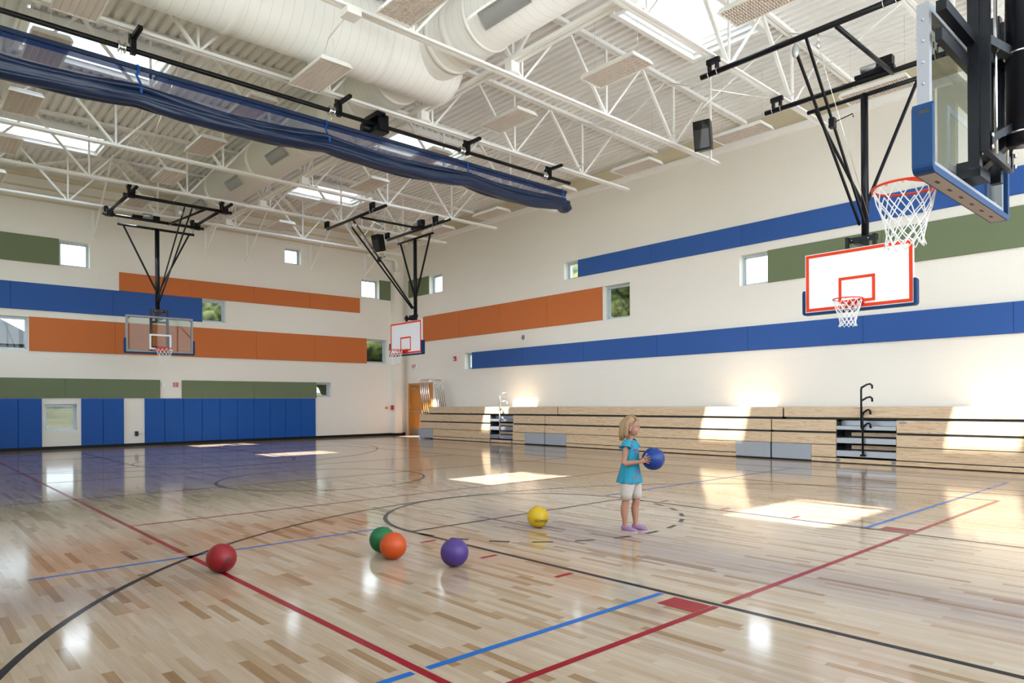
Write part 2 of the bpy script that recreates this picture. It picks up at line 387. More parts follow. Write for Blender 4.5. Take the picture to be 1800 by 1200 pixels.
for h in WR: window(k, 1, YR, 1, h, 0, 'glass' if k != 11 else 'dimglass'); k += 1
for h in ADDED_WN: window(k, 0, XN, 1, h, 2, 'glass'); k += 1  # this row and the next are added openings that light the room
for h in ADDED_WB: window(k, 1, YB, -1, h, 2, 'glass'); k += 1
# daylight portals for the added big openings and the skylights
def portal(c, sx, sy, d):
    L = bpy.data.lights.new('daylight_portal', 'AREA'); L.shape = 'RECTANGLE'; L.size = sx; L.size_y = sy; L.cycles.is_portal = True
    o = bpy.data.objects.new('daylight_portal', L); C.objects.link(o); o.location = c; o.rotation_euler = Vector(d).to_track_quat('-Z', 'Y').to_euler(); o['kind'] = 'helper'

# roof deck with fluted ribs, open where the skylights are
SKX = [-1.95, -7.5, -16.3, -22.1]; SKY = [(2.05, 4.45), (10.3, 12.7)]
SKH = [(x - 0.7, x + 0.7, a, c) for x in SKX for a, c in SKY]
b = MB(); P = 0.2; n = int((YR - YB) / P) + 1
for i in range(n):
    y = YB + i * P; cy = y + P / 2
    cuts = sorted([(h[0], h[1]) for h in SKH if h[2] < cy < h[3]])
    xs = []; x = XL
    for c0, c1 in cuts: xs.append((x, c0)); x = c1
    xs.append((x, XN))
    prof = [(y, 0.075), (y + .03, 0.075), (y + .05, 0), (y + .15, 0), (y + .17, 0.075), (y + .2, 0.075)]
    pts = [(yy, zd(yy) + dz) for yy, dz in prof]
    for x0, x1 in xs:
        for q in range(5):
            (ya, za), (yb, zb) = pts[q], pts[q + 1]
            b.add([(x0, ya, za), (x1, ya, za), (x1, yb, zb), (x0, yb, zb)], [(0, 3, 2, 1)])
struct(b.build('ceiling', M['deck']))
def skylight():
    r = thing('skylight', None, 'skylight', (0, 0, 0), 'skylights in the roof deck')
    return r
rowname = ['left row', 'bleacher-side row']
colname = ['nearest the near end', 'second from the near end', 'second from the far wall', 'closest to the far wall']
for i, x in enumerate(SKX):
    for j, (a, c) in enumerate(SKY):
        zb = min(zd(a), zd(c)) - 0.09; zt = 9.42
        r = thing('skylight', 'white-curbed glazed skylight, %s, %s' % (colname[i], rowname[j]), 'skylight', (x, (a + c) / 2, zb), 'skylights in the roof deck')
        f = MB(); x0, x1 = x - .7, x + .7
        f.box(x0 - .04, a - .04, zb, x0, c + .04, zt); f.box(x1, a - .04, zb, x1 + .04, c + .04, zt); f.box(x0, a - .04, zb, x1, a, zt); f.box(x0, c, zb, x1, c + .04, zt)
        f.build('curb', M['shaft'], r)
        f = MB(); w = .06
        f.box(x0, a, zt - .05, x0 + w, c, zt); f.box(x1 - w, a, zt - .05, x1, c, zt); f.box(x0 + w, a, zt - .05, x1 - w, a + w, zt); f.box(x0 + w, c - w, zt - .05, x1 - w, c, zt)
        f.build('skylight_frame', M['white'], r)
        MB().box(x0 + w, a + w, zt - .03, x1 - w, c - w, zt - .02).build('pane', M['glass'], r)
        f = MB(); zz = zb - .10
        f.box(x0 - .16, a - .2, zz, x0 - .05, c + .2, zb + .04); f.box(x1 + .05, a - .2, zz, x1 + .16, c + .2, zb + .04)
        f.box(x0 - .05, a - .16, zz, x1 + .05, a - .06, zb + .04); f.box(x0 - .05, c + .06, zz, x1 + .05, c + .16, zb + .04)
        f.build('opening_frame', M['white'], r)
        portal((x, (a + c) / 2, zt + .05), 1.4, c - a, (0, 0, -1))
for h in ADDED_WN: portal((XN + .45, (h[0] + h[1]) / 2, (h[2] + h[3]) / 2), h[1] - h[0], h[3] - h[2], (-1, 0, 0))
for h in ADDED_WB: portal(((h[0] + h[1]) / 2, YB - .45, (h[2] + h[3]) / 2), h[1] - h[0], h[3] - h[2], (0, 1, 0))

# ledger beams at the head of the walls and parapet cladding above
b = MB(); b.box(XL + .4, YR - 0.16, 8.09, XN, YR, 8.21); b.box(XL + .4, YR - .16, 8.211, XN, YR - .14, 8.24)
struct(b.build('trim_2', M['white']))
for k_, (z0, z1) in enumerate(((8.34, 8.36), (8.46, 8.50), (8.60, 8.62))):
    pass
struct(MB().box(-24.95, YR - .035, 8.23, XN, YR - .001, 8.70).build('trim_3', mat('tan upper cladding', (0.66, 0.58, 0.42), 0.6)))
M['tan'] = bpy.data.materials['tan upper cladding']
b = MB()
for z in (7.72, 7.90, 8.10): b.box(XL, YB, z, XL + .05, 16.15, z + .05)
b.box(XL, YB, 8.42, XL + .10, 16.15, 8.56)
struct(b.build('trim_4', M['tan']))

# ------------------------------------------------------------------ floor markings
ZP = 0.0012
def seg(b, x0, y0, x1, y1, w=0.05):
    p, q = Vector((x0, y0)), Vector((x1, y1)); d = (q - p).normalized(); nn = Vector((-d.y, d.x)) * w / 2
    b.add([(p.x - nn.x, p.y - nn.y, ZP), (q.x - nn.x, q.y - nn.y, ZP), (q.x + nn.x, q.y + nn.y, ZP), (p.x + nn.x, p.y + nn.y, ZP)], [(0, 1, 2, 3)])
def arc(b, cx, cy, r, a0, a1, n=48, w=0.05):
    for i in range(n):
        t0 = rad(a0 + (a1 - a0) * i / n); t1 = rad(a0 + (a1 - a0) * (i + 1) / n); ri, ro = r - w / 2, r + w / 2
        b.add([(cx + ri * cos(t0), cy + ri * sin(t0), ZP), (cx + ro * cos(t0), cy + ro * sin(t0), ZP), (cx + ro * cos(t1), cy + ro * sin(t1), ZP), (cx + ri * cos(t1), cy + ri * sin(t1), ZP)], [(0, 1, 2, 3)])
CX, CY = -11.75, 5.945
blk, red_, blu = MB(), MB(), MB()
for s in (1, -1):   # near end and its mirror image at the far end
    X = lambda x: x if s == 1 else 2 * CX - x
    seg(blk, X(-6.19), 4.135, X(-0.45), 4.135); seg(blk, X(-6.19), 7.755, X(-0.45), 7.755); seg(blk, X(-6.19), 4.16, X(-6.19), 7.73)
    c = X(-6.19); base = 90 if s == 1 else -90
    arc(blk, c, CY, 1.81, base, base + 180)
    for k in range(13): arc(blk, c, CY, 1.81, base + 180 + 5 + k * 13.6, base + 180 + 5 + k * 13.6 + 6.6, 4)
    seg(blk, X(-0.45), -0.4, X(-0.45), 12.55)
    arc(blk, X(-1.98), CY, 6.02, 90 if s == 1 else -90, 270 if s == 1 else 90, 90)
    seg(blk, X(-1.98), CY - 6.02, X(-0.45), CY - 6.02); seg(blk, X(-1.98), CY + 6.02, X(-0.45), CY + 6.02)
    for x in (-3.78, -4.70, -5.63):
        seg(red_, X(x), 3.87, X(x), 4.06); seg(red_, X(x), 7.83, X(x), 8.02)
    for y0, y1 in ((3.87, 4.08), (7.81, 8.02)):
        red_.box(min(X(-2.82), X(-2.53)), y0, 0, max(X(-2.82), X(-2.53)), y1, ZP)
arc(blk, CX, CY, 1.83, 0, 360, 64); seg(blk, CX, -0.4, CX, 12.55)
seg(blk, -23.05, 12.55, -0.45, 12.55)
seg(red_, -20.8, 2.015, -6.80, 2.015); seg(red_, -6.62, 2.015, -2.47, 2.015); seg(red_, -20.8, 11.12, -2.47, 11.12); seg(red_, -2.5, 2.04, -2.5, 4.09); seg(red_, -2.5, 4.185, -2.5, 7.70); seg(red_, -2.5, 7.81, -2.5, 11.10); seg(red_, -20.8, 2.0, -20.8, 11.1)
for x in (-8.70, -14.6): seg(red_, x, 2.04, x, 11.1, 0.05)
seg(blu, -2.94, -0.3, -2.94, 1.97); seg(blu, -2.94, 2.06, -2.94, 4.09); seg(blu, -2.94, 7.80, -2.94, 13.7)
seg(blu, -6.58, 0.81, -6.58, 2.20); seg(blu, -6.58, 2.3, -6.58, 4.1); seg(blu, -6.58, 7.8, -6.58, 13.7); seg(blu, -2.94, 13.7, -16.9, 13.7)
seg(blu, -16.9, 0.81, -16.9, 2.0); seg(blu, -16.9, 2.1, -16.9, 7.9); seg(blu, -20.6, 3.2, -20.6, 8.0)
for q, m_ in ((blk, 'lineblk'), (red_, 'linered'), (blu, 'lineblu')):
    o = q.build({'lineblk': 'black_court_lines', 'linered': 'red_court_lines', 'lineblu': 'blue_court_lines'}[m_], M[m_], bpy.data.objects['floor'])

# ------------------------------------------------------------------ wall panels and pads
def panels(axis, name, colr, u0, u1, z0, z1, where, npan, cuts=None, grp=None):
    cs = cuts or [u0 + (u1 - u0) * i / npan for i in range(npan + 1)]
    for i in range(len(cs) - 1):
        a, c = cs[i] + .002, cs[i + 1] - .002; b = MB(); t = 0.045
        if axis == 0: pos = (XL, (a + c) / 2, z0); pl = [(a, z0), (c, z0), (c, z1), (a, z1)]
        else: pos = ((a + c) / 2, YR, z0)
        e_ = 0.006
        if axis == 0:
            b.box(XL + .004, a, z0, XL + t - e_, c, z1); b.box(XL + t - e_, a + e_, z0 + e_, XL + t, c - e_, z1 - e_)
        else:
            b.box(a, YR - t + e_, z0, c, YR - .004, z1); b.box(a + e_, YR - t, z0 + e_, c - e_, YR - t + e_, z1 - e_)
        nm = {'blue': 'blue', 'orange': 'orange', 'green': 'green'}[colr]
        n_ = len(cs) - 1
        tail = ', %s from left' % ORD[i] if n_ > 1 else ''
        o = b.build('acoustic_panel', M[colr], None, pos)
        tag(o, 'flat %s wall panel, %s%s' % (nm, where, tail), 'wall panel', '%s panels of the %s' % (nm, where))
panels(0, '', 'green', YB, 4.01, 5.79, 6.625, 'topmost band of the far wall', 2, [YB, 1.6, 4.01])
panels(0, '', 'blue', YB, 8.32, 4.33, 5.165, 'blue band on the far wall', 4, [YB, .2, 2.75, 5.5, 8.32])
panels(0, '', 'orange', 5.69, 14.65, 5.170, 5.785, 'upper orange band on the far wall', 4)
panels(0, '', 'orange', 3.21, 14.96, 3.07, 4.12, 'lower orange band on the far wall', 5)
panels(0, '', 'green', YB, 6.92, 1.615, 2.236, 'low green band left of the alarm', 3, [YB, 1.3, 4.15, 6.92])
panels(0, '', 'green', 7.62, 12.68, 1.615, 2.236, 'low green band right of the alarm', 2)
panels(0, '', 'green', 15.6, 16.15, 5.83, 6.65, 'small patch beside the far corner window', 1)
panels(1, '', 'green', -25.24, -23.72, 5.96, 6.71, 'short strip beside the corner on the bleacher wall', 1)
panels(1, '', 'orange', -24.15, -14.27, 3.98, 5.035, 'orange band on the bleacher wall', 4)
panels(1, '', 'blue', -20.87, XN, 2.70, 3.34, 'lower blue band on the bleacher wall', 8)
panels(1, '', 'blue', -15.3, XN, 5.485, 6.045, 'upper blue band on the bleacher wall', 6)
panels(1, '', 'green', -8.72, XN, 4.42, 5.25, 'green band above the bleachers', 4)
def pads(cs, where):
    for i in range(len(cs) - 1):
        a, c = cs[i] + .003, cs[i + 1] - .003; r = 0.012; b = MB(); t = 0.055
        pos = (XL, (a + c) / 2, 0.10)
        prof = [(XL + .004, a), (XL + t - r, a), (XL + t, a + r), (XL + t, c - r), (XL + t - r, c), (XL + .004, c)]
        b.prism(prof, 0.10, 1.60, 2)
        n_ = len(cs) - 1
        tag(b.build('wall_pad', M['pad'], None, pos), 'tall blue vinyl wall pad, %s %s' % (ORD[i], where), 'wall pad', 'blue vinyl wall pads')
pads([-.45, .16, .77, 1.38, 1.99, 2.6, 2.92, 3.53] if False else [.49, 1.10, 1.71, 2.31, 2.92, 3.53], 'in the run left of the low window')
pads([4.58, 5.19, 5.80], 'in the pair right of the low window')
pads([6.43 + .62 * i for i in range(11)], 'in the long run right of the outlet')
# ------------------------------------------------------------------ roof joists (run towards the bleacher wall)
JX = [-23.60, -20.73, -17.88, -15.03, -12.19, -9.34, -6.50, -3.65, -0.80]
BZ = 7.33; NY = [1.5 + 2.42 * k for k in range(6)]
def tz(y): return zd(y) - 0.13
jr = thing('roof_joist', '', 'roof joist', (JX[0], 0, BZ), 'white steel bar joists under the roof deck')
x0 = JX[0]
b = MB()
for s in (-1, 1): b.box(x0 + s * .045 - .03, 0.2, BZ, x0 + s * .045 + .03, 15.52, BZ + .012); b.box(x0 + s * .021 - .006, 0.2, BZ + .012, x0 + s * .021 + .006, 15.52, BZ + .075)
b.build('bottom_chord', M['white'], jr)
b = MB()
for ya, yb in ((YB + .02, 8.36), (8.36, YR - .02)):
    for s in (-1, 1): b.bar((x0 + s * .045, ya, zd(ya) - .045), (x0 + s * .045, yb, zd(yb) - .045), .06, .08)
b.build('top_chord', M['white'], jr)
for y in NY:
    MB().bar((x0, y, BZ + .05), (x0, y, tz(y)), .042, .042, (1, 0, 0)).build('web_vertical', M['white'], jr)
    MB().bar((x0, y - .03, BZ + .05), (x0, y - 1.18, tz(y - 1.2)), .05, .062, (1, 0, 0)).build('web_diagonal', M['white'], jr)
    MB().bar((x0, y + .03, BZ + .05), (x0, y + 1.18, tz(y + 1.2)), .042, .042, (1, 0, 0)).build('web_diagonal', M['white'], jr)
nm = ['closest to the far padded wall', 'second from the far padded wall', 'third from the far padded wall', 'fourth from the far wall, between far skylights and curtain',
      'carrying the rolled blue curtain', 'next to the curtain joist, towards the near end', 'holding the left ends of the near hoop pipes',
      'behind the mast top of the near white backboard', 'nearest the near end wall']
jr['label'] = 'white steel bar joist, ' + nm[0]
for x, q in zip(JX[1:], nm[1:]): dup(jr, (x, 0, BZ), 'white steel bar joist, ' + q)
# diagonal bridging rods between joists
bw = {4.6: 'in the line away from the bleachers', 13.3: 'in the line near the bleacher wall'}
for y, w in bw.items():
    for i in range(len(JX) - 1):
        xa, xb = JX[i], JX[i + 1]
        if y < 9 and i in (0, 4): continue
        r = thing('joist_bridging', 'thin white crossed bridging rods in the %s joist bay from the far wall, %s' % (ORD[i], 'bleacher side' if y > 9 else 'left side'), 'bridging', (xa, y, BZ), 'crossed bridging rods')
        MB().tube([(xa + .06, y, BZ + .06), (xb - .06, y, tz(y))], .014, 6).build('rod', M['white'], r)
        MB().tube([(xa + .06, y + .05, tz(y)), (xb - .06, y + .05, BZ + .06)], .014, 6).build('rod', M['white'], r)
# joist girder down the middle of the roof
GY = 8.52; GZ = 7.60
g = thing('roof_girder', 'long white joist girder running beside the round duct down the gym', 'girder', (-12, GY, GZ))
b = MB()
for s in (-1, 1): b.box(XL, GY + s * .06 - .04, GZ, XN, GY + s * .06 + .04, GZ + .07)
b.build('bottom_chord', M['white'], g)
b = MB()
for s in (-1, 1): b.box(XL, GY + s * .06 - .04, zd(GY) - .19, XN, GY + s * .06 + .04, zd(GY) - .10)
b.build('top_chord', M['white'], g)
for i, x in enumerate(JX):
    MB().bar((x, GY, GZ + .05), (x, GY, zd(GY) - .12), .06, .06, (1, 0, 0)).build('web_vertical', M['white'], g)
    MB().bar((x + .04, GY, GZ + .05), (x + 1.40, GY, zd(GY) - .15), .06, .06).build('web_diagonal', M['white'], g)
    MB().bar((x - .04, GY, GZ + .05), (x - 1.40, GY, zd(GY) - .15), .06, .06).build('web_diagonal', M['white'], g)
    MB().box(x - .09, GY - .1, GZ - .19, x + .09, GY + .1, GZ - .001).build('joist_seat', M['white'], g)
# kicker braces on the far wall and flat roof braces
kp = [(2.1, 'first'), (4.94, 'second'), (8.44, 'third'), (9.92, 'fourth'), (12.45, 'fifth'), (14.93, 'sixth')]
for y, w in kp:
    r = thing('wall_kicker', 'white knee brace below the roof on the far wall, %s from the left' % w, 'brace', (XL, y, 6.75), 'white knee braces on the far wall')
    MB().box(XL + .003, y - .04, 6.72, XL + .05, y + .04, 7.70).build('wall_plate', M['white'], r)
    MB().bar((XL + .06, y, 6.78), (-22.95, y, zd(y) - .08), .05, .06).build('strut', M['white'], r)
for i, (p, q) in enumerate((((-23.1, 5.25), (-25.55, 6.75)), ((-23.2, 4.75), (-25.55, 2.95)), ((-23.2, 10.1), (-25.55, 12.05)), ((-23.2, 13.6), (-25.55, 15.4)))):
    tag(MB().bar((*p, zd(p[1]) - .18), (*q, zd(q[1]) - .18), .14, .06).build('roof_brace', M['white'], None, (*p, 8.6)), 'flat white diagonal brace under the deck above the far wall, %s from the left' % ORD[(1, 0, 2, 3)[i]], 'brace', 'flat diagonal roof braces')

# ------------------------------------------------------------------ round ducts
def duct_mat(axis):
    m = M['duct'].copy(); n = m.node_tree.nodes; l = m.node_tree.links; bb = n['Principled BSDF']
    t = n.new('ShaderNodeTexCoord'); s = n.new('ShaderNodeSeparateXYZ'); l.new(t.outputs['Object'], s.inputs[0])
    f = math_node(n, l, 'FRACT', math_node(n, l, 'DIVIDE', s.outputs[axis], 0.17))
    lt = math_node(n, l, 'LESS_THAN', f, 0.07); k = math_node(n, l, 'SUBTRACT', 1.0, math_node(n, l, 'MULTIPLY', lt, 0.14))
    v = n.new('ShaderNodeVectorMath'); v.operation = 'SCALE'; v.inputs[0].default_value = (0.86, 0.85, 0.83); l.new(k, v.inputs['Scale']); l.new(v.outputs[0], bb.inputs['Base Color'])
    return m
DX, DY_ = duct_mat('X'), duct_mat('Y')
AY, AZ, AR = 7.77, 8.08, 0.556
d = thing('supply_duct', 'long round white spiral duct with side grilles, running towards the far wall', 'duct', (-12, AY, AZ))
MB().tube([(-25.0, AY, AZ), (XN - .1, AY, AZ)], AR, 48).build('duct_run', DX, d)
for x, w in ((-24.6, .08), (-21.9, .08), (-18.65, .08), (-16.0, .05), (-13.3, .06), (-9.75, .08), (-9.15, .04), (-5.2, .06), (-2.0, .06)):
    MB().tube([(x - w, AY, AZ), (x - w * .5, AY, AZ), (x + w * .5, AY, AZ), (x + w, AY, AZ)], [AR + .002, AR + .025, AR + .025, AR + .002], 48, caps=False).build('joint_ring', M['duct'], d)
for x0, x1 in ((-17.5, -16.5), (-20.4, -19.5), (-23.3, -22.4), (-8.8, -7.7), (-4.4, -3.3)):
    b = MB(); b.cur = 0
    A0, A1 = rad(-152), rad(-125); na = 6
    for i in range(na):
        t0, t1 = A0 + (A1 - A0) * i / na, A0 + (A1 - A0) * (i + 1) / na
        P = lambda x, t, rr: (x, AY + rr * cos(t), AZ + rr * sin(t))
        b.add([P(x0, t0, AR + .012), P(x1, t0, AR + .012), P(x1, t1, AR + .012), P(x0, t1, AR + .012)], [(0, 1, 2, 3)], True)
    for t in (A0, A1): b.bar((x0, AY + (AR + .02) * cos(t), AZ + (AR + .02) * sin(t)), (x1, AY + (AR + .02) * cos(t), AZ + (AR + .02) * sin(t)), .02)
    for x in (x0, x1): b.tube([P(x, A0 + (A1 - A0) * i / 8, AR + .02) for i in range(9)], .01, 6)
    nb = 26
    for k in range(1, nb):
        x = x0 + (x1 - x0) * k / nb; b.bar(P(x, A0, AR + .02), P(x, A1, AR + .02), .008, .012)
    b.build('grille', M['grille'], d)
BX, BR, BYE = -11.12, 0.685, 8.32
AZ0 = AZ; AZ = 8.02
d2 = thing('cross_duct', 'large round white duct crossing from the left and ending at the long duct', 'duct', (BX, 4, AZ))
b = MB(); b.tube([(BX, YB + .1, AZ), (BX, BYE - .10, AZ), (BX, BYE - .03, AZ), (BX, BYE, AZ)], [BR, BR, BR - .01, BR - .05], 56); b.build('duct_run', DY_, d2)
for y, w in ((4.05, .06), (6.65, .06), (BYE - .12, .03)):
    MB().tube([(BX, y - w, AZ), (BX, y - w * .5, AZ), (BX, y + w * .5, AZ), (BX, y + w, AZ)], [BR + .002, BR + .025, BR + .025, BR + .002], 56, caps=False).build('joint_ring', M['duct'], d2)
for x, s in ((BX - BR - .16, -1), (BX + BR + .16, 1)):
    MB().tube([(x, AY, AZ0), (x + s * .12, AY, AZ0)], AR + .02, 48).build('branch_collar', M['duct'], d2)
AZ = AZ0

# ------------------------------------------------------------------ hanging high-bay lights
def make_light(x, y, z, top=8.74):
    r = thing('ceiling_light', '', 'ceiling light', (x, y, z), 'rectangular lights hung in rows')
    L, Wd, H = 1.27, .60, .075
    b = MB()
    b.add([(x - L / 2 + .05, y - Wd / 2 + .05, z + H + .02), (x + L / 2 - .05, y - Wd / 2 + .05, z + H + .02), (x + L / 2 - .05, y + Wd / 2 - .05, z + H + .02), (x - L / 2 + .05, y + Wd / 2 - .05, z + H + .02),
           (x - L / 2, y - Wd / 2, z), (x + L / 2, y - Wd / 2, z), (x + L / 2, y + Wd / 2, z), (x - L / 2, y + Wd / 2, z),
           (x - L / 2 + .025, y - Wd / 2 + .025, z), (x + L / 2 - .025, y - Wd / 2 + .025, z), (x + L / 2 - .025, y + Wd / 2 - .025, z), (x - L / 2 + .025, y + Wd / 2 - .025, z),
           (x - L / 2 + .03, y - Wd / 2 + .03, z + H), (x + L / 2 - .03, y - Wd / 2 + .03, z + H), (x + L / 2 - .03, y + Wd / 2 - .03, z + H), (x - L / 2 + .03, y + Wd / 2 - .03, z + H)],
          [(0, 1, 2, 3), (0, 4, 5, 1), (1, 5, 6, 2), (2, 6, 7, 3), (3, 7, 4, 0), (4, 8, 9, 5), (5, 9, 10, 6), (6, 10, 11, 7), (7, 11, 8, 4), (8, 12, 13, 9), (9, 13, 14, 10), (10, 14, 15, 11), (11, 15, 12, 8), (12, 15, 14, 13)])
    b.build('housing', M['white'], r)
    b = MB(); nn = 6; wi = Wd - .06
    for k in range(nn + 1):
        yy = y - wi / 2 + wi * k / nn; b.box(x - L / 2 + .03, yy - .004, z + .002, x + L / 2 - .03, yy + .004, z + .04)
    nc = 26
    for k in range(nc + 1):
        xx = x - L / 2 + .04 + (L - .08) * k / nc
        for q in range(nn): b.box(xx - .0015, y - wi / 2 + wi * q / nn + .004, z + .004, xx + .0015, y - wi / 2 + wi * (q + 1) / nn - .004, z + .030)
    b.build('louver', M['louver'], r)
    for k in range(nn):
        yy = y - wi / 2 + wi * (k + .5) / nn; MB().tube([(x - L / 2 + .04, yy, z + .055), (x + L / 2 - .04, yy, z + .055)], .012, 8).build('tube', M['tubeglass'], r)
    for s in (-1, 1): MB().tube([(x + s * .5, y, z + H + .02), (x + s * .5, y, top)], .003, 5).build('hanger_wire', M['chrome'], r)
    return r
cols = [(-22.8, 'first'), (-19.8, 'second'), (-16.9, 'third'), (-14.05, 'fourth'), (-11.08, 'fifth'), (-8.1, 'sixth'), (-5.2, 'seventh'), (-2.3, 'eighth')]
rows = [(2.03, 'left-hand'), (5.58, 'second'), (9.97, 'third'), (14.46, 'bleacher-side')]
first = None
for j, (y, rn) in enumerate(rows):
    for i, (x, cn) in enumerate(cols):
        z = 7.45
        if j < 2 and i in (4, 5): z = 7.05 if i != 5 or j == 1 else 7.45
        if j == 0 and i >= 5: continue
        lab = 'white rectangular hanging light, %s from the far wall in the %s row' % (cn, rn)
        if i == 4 and j < 2: make_light(x, y, z, 7.53)['label'] = lab; continue
        if first is None: first = make_light(x, y, z); first['label'] = lab; F0 = (x, y, z)
        else: dup(first, (x, y, z), lab)

cd = thing('electrical_conduit', 'bent white conduit running from the joist down to the light beside the round duct', 'conduit', (-9.34, 5.2, 7.3))
MB().box(-9.46, 5.10, 7.22, -9.22, 5.34, 7.325).build('junction_box', M['white'], cd)
MB().tube([(-9.46, 5.2, 7.27), (-9.8, 5.22, 7.24), (-10.3, 5.35, 7.33), (-10.7, 5.5, 7.32), (-10.85, 5.56, 7.22), (-10.86, 5.57, 7.15)], .014, 8).build('conduit', M['white'], cd)
# ------------------------------------------------------------------ speakers
def speaker(x, y, z, lab, yaw):
    r = thing('loudspeaker', lab, 'speaker', (x, y, z), 'black speakers under the roof')
    ax = (Vector((cos(yaw), sin(yaw), 0)), Vector((-sin(yaw), cos(yaw), 0)), Vector((0, 0, 1))); c = Vector((x, y, z))
    tl = Matrix.Rotation(rad(12), 3, ax[0]); ax = tuple(tl @ a for a in ax)
    b = MB(); W2, D2, H2 = .19, .17, .32
    prof = [(-W2, -D2), (W2, -D2), (W2 * .7, D2), (-W2 * .7, D2)]
    vs = [c + ax[0] * p[0] + ax[1] * p[1] + ax[2] * s * H2 * (1 - .06 * (p[1] > 0)) for s in (-1, 1) for p in prof]
    b.add(vs, [(3, 2, 1, 0), (4, 5, 6, 7), (0, 1, 5, 4), (1, 2, 6, 5), (2, 3, 7, 6), (3, 0, 4, 7)]); b.build('cabinet', M['black'], r)
    b = MB(); b.obox(c - ax[1] * (D2 + .006) - ax[2] * .07, ax, (W2 * .85, .006, H2 * .62)); b.build('grille', M['dark'], r)
    b = MB(); b.obox(c - ax[1] * (D2 + .004) + ax[2] * .2, ax, (W2 * .8, .006, .07)); b.build('horn', M['rubber'], r)
    b = MB(); b.bar(c + ax[1] * D2, c + Vector((0, .25, .1)), .05); b.bar(c + Vector((0, .25, -.45)), c + Vector((0, .25, 8.80 - z)), .045); b.build('bracket', M['white'], r)
speaker(-8.53, 13.6, 7.32, 'black loudspeaker hung by the lights to the left of the near white backboard', rad(14))
speaker(-22.6, 13.75, 7.42, 'black loudspeaker behind the frame of the far corner hoop', rad(10))

# ------------------------------------------------------------------ divider curtain and its hoist
UX = -12.33
hz = thing('curtain_hoist', 'black drive pipe with motor and pulleys clamped along the roof joist over the curtain', 'hoist', (UX, 6, 7.1))
MB().tube([(UX, YB + .1, 7.10), (UX, 13.25, 7.10)], .042, 14).build('drive_pipe', M['black'], hz)
for y in (2.96, 6.62, 9.85, 12.5):
    b = MB(); b.box(-12.50, y - .03, 7.36, -11.90, y + .03, 7.42) if False else b.box(-12.48, y - .035, 7.265, -11.88, y + .035, 7.325)
    b.box(-12.42, y - .05, 7.28, -12.30, y + .05, 7.46); b.build('joist_clamp', M['black'], hz)
    MB().box(UX - .05, y - .04, 7.04, UX + .05, y + .04, 7.27).build('pipe_hanger', M['black'], hz)
    b = MB(); b.tube([(UX, y - .22, 7.10), (UX, y - .205, 7.10)], .085, 18); b.tube([(UX, y - .13, 7.10), (UX, y - .115, 7.10)], .085, 18); b.tube([(UX, y - .21, 7.10), (UX, y - .12, 7.10)], .05, 14)
    b.build('cable_drum', M['chrome'], hz)
    MB().tube([(UX, y - .17, 7.05), (UX, y - .17, 6.90)], .005, 6).build('cable', M['chrome'], hz)
b = MB(); b.box(-12.62, 7.35, 7.20, -12.12, 7.55, 7.30); b.box(-12.55, 7.42, 6.95, -12.47, 7.62, 7.25); b.box(-12.20, 7.42, 6.95, -12.12, 7.62, 7.25); b.tube([(-12.53, 7.25, 7.06), (-12.53, 7.62, 7.06)], .10, 16); b.box(-12.45, 7.38, 6.94, -12.2, 7.68, 7.04); b.tube([(-12.62, 7.4, 6.98), (-12.62, 7.55, 6.98)], .06, 12)
b.build('motor', M['black'], hz)
cu = thing('divider_curtain', 'rolled-up navy divider curtain with see-through netting above a gathered vinyl bundle', 'curtain', (-12.35, 6.5, 6.2))
Y0, Y1 = YB + .15, 13.15
random.seed(4)
knots = [-.4, 3.02, 6.32, 9.82, 13.0]
def topz(y):
    for i in range(4):
        if knots[i] <= y <= knots[i + 1]:
            t = (y - knots[i]) / (knots[i + 1] - knots[i]); base = 6.50 + .16 * (y / 13); return base - .09 * 4 * t * (1 - t)
    return 6.6
b = MB(); b.box(-12.37, Y0, 6.815, -12.33, Y1, 6.885)
b.build('hem_sleeve', M['vinyl'], cu)
MB().box(-12.372, Y0, 6.74, -12.366, Y1, 6.814).build('netting_fold', M['netfold'], cu)
ny = 90; vs = []; fs = []
for i in range(ny + 1):
    y = Y0 + (Y1 - Y0) * i / ny; zt = 6.80; zb = topz(y) - .05
    for j in range(5):
        t = j / 4; vs.append((-12.35 + .03 * sin(y * 2.1 + t * 3) * t + .012 * sin(y * 9), y, zt + (zb - zt) * t))
for i in range(ny):
    for j in range(4): a = i * 5 + j; fs.append((a, a + 1, a + 6, a + 5))
MB().add(vs, fs, True).build('netting', M['netting'], cu)
# gathered bundle: three stacked rolls with folds
def roll(dx, zc, rx, rz, ph, seed):
    vs = []; fs = []; n = 22; ny = 150
    for i in range(ny + 1):
        y = Y0 + (Y1 - Y0) * i / ny; zt = topz(y); kd = min(abs(y - k_) for k_ in knots)
        for j in range(n):
            a = 2 * PI * j / n
            w = 1 + .10 * sin(3 * a + y * .9 + ph) + .07 * sin(5 * a - y * 1.7 + ph * 2) + .05 * sin(y * 6 + 2 * a + seed)
            w *= 1 - .12 * math.exp(-(kd / .25) ** 2)
            vs.append((-12.35 + dx + rx * w * cos(a), y, zt - zc + rz * w * sin(a) + .012 * sin(y * 2.3 + ph)))
    for i in range(ny):
        for j in range(n): j2 = (j + 1) % n; fs.append((i * n + j, i * n + j2, (i + 1) * n + j2, (i + 1) * n + j))
    fs += [tuple(range(n))[::-1], tuple(range(ny * n, ny * n + n))]
    return vs, fs
b = MB()
for k_, q in enumerate(((.04, .05, .12, .075, 0, 1), (-.04, .13, .15, .085, 1.3, 2), (.03, .23, .15, .075, 2.6, 3), (.09, .17, .10, .09, 4, 5), (-.10, .20, .09, .08, 5, 6))):
    b.add(*roll(*q), True)
b.build('folded_vinyl', M['vinyl'], cu)
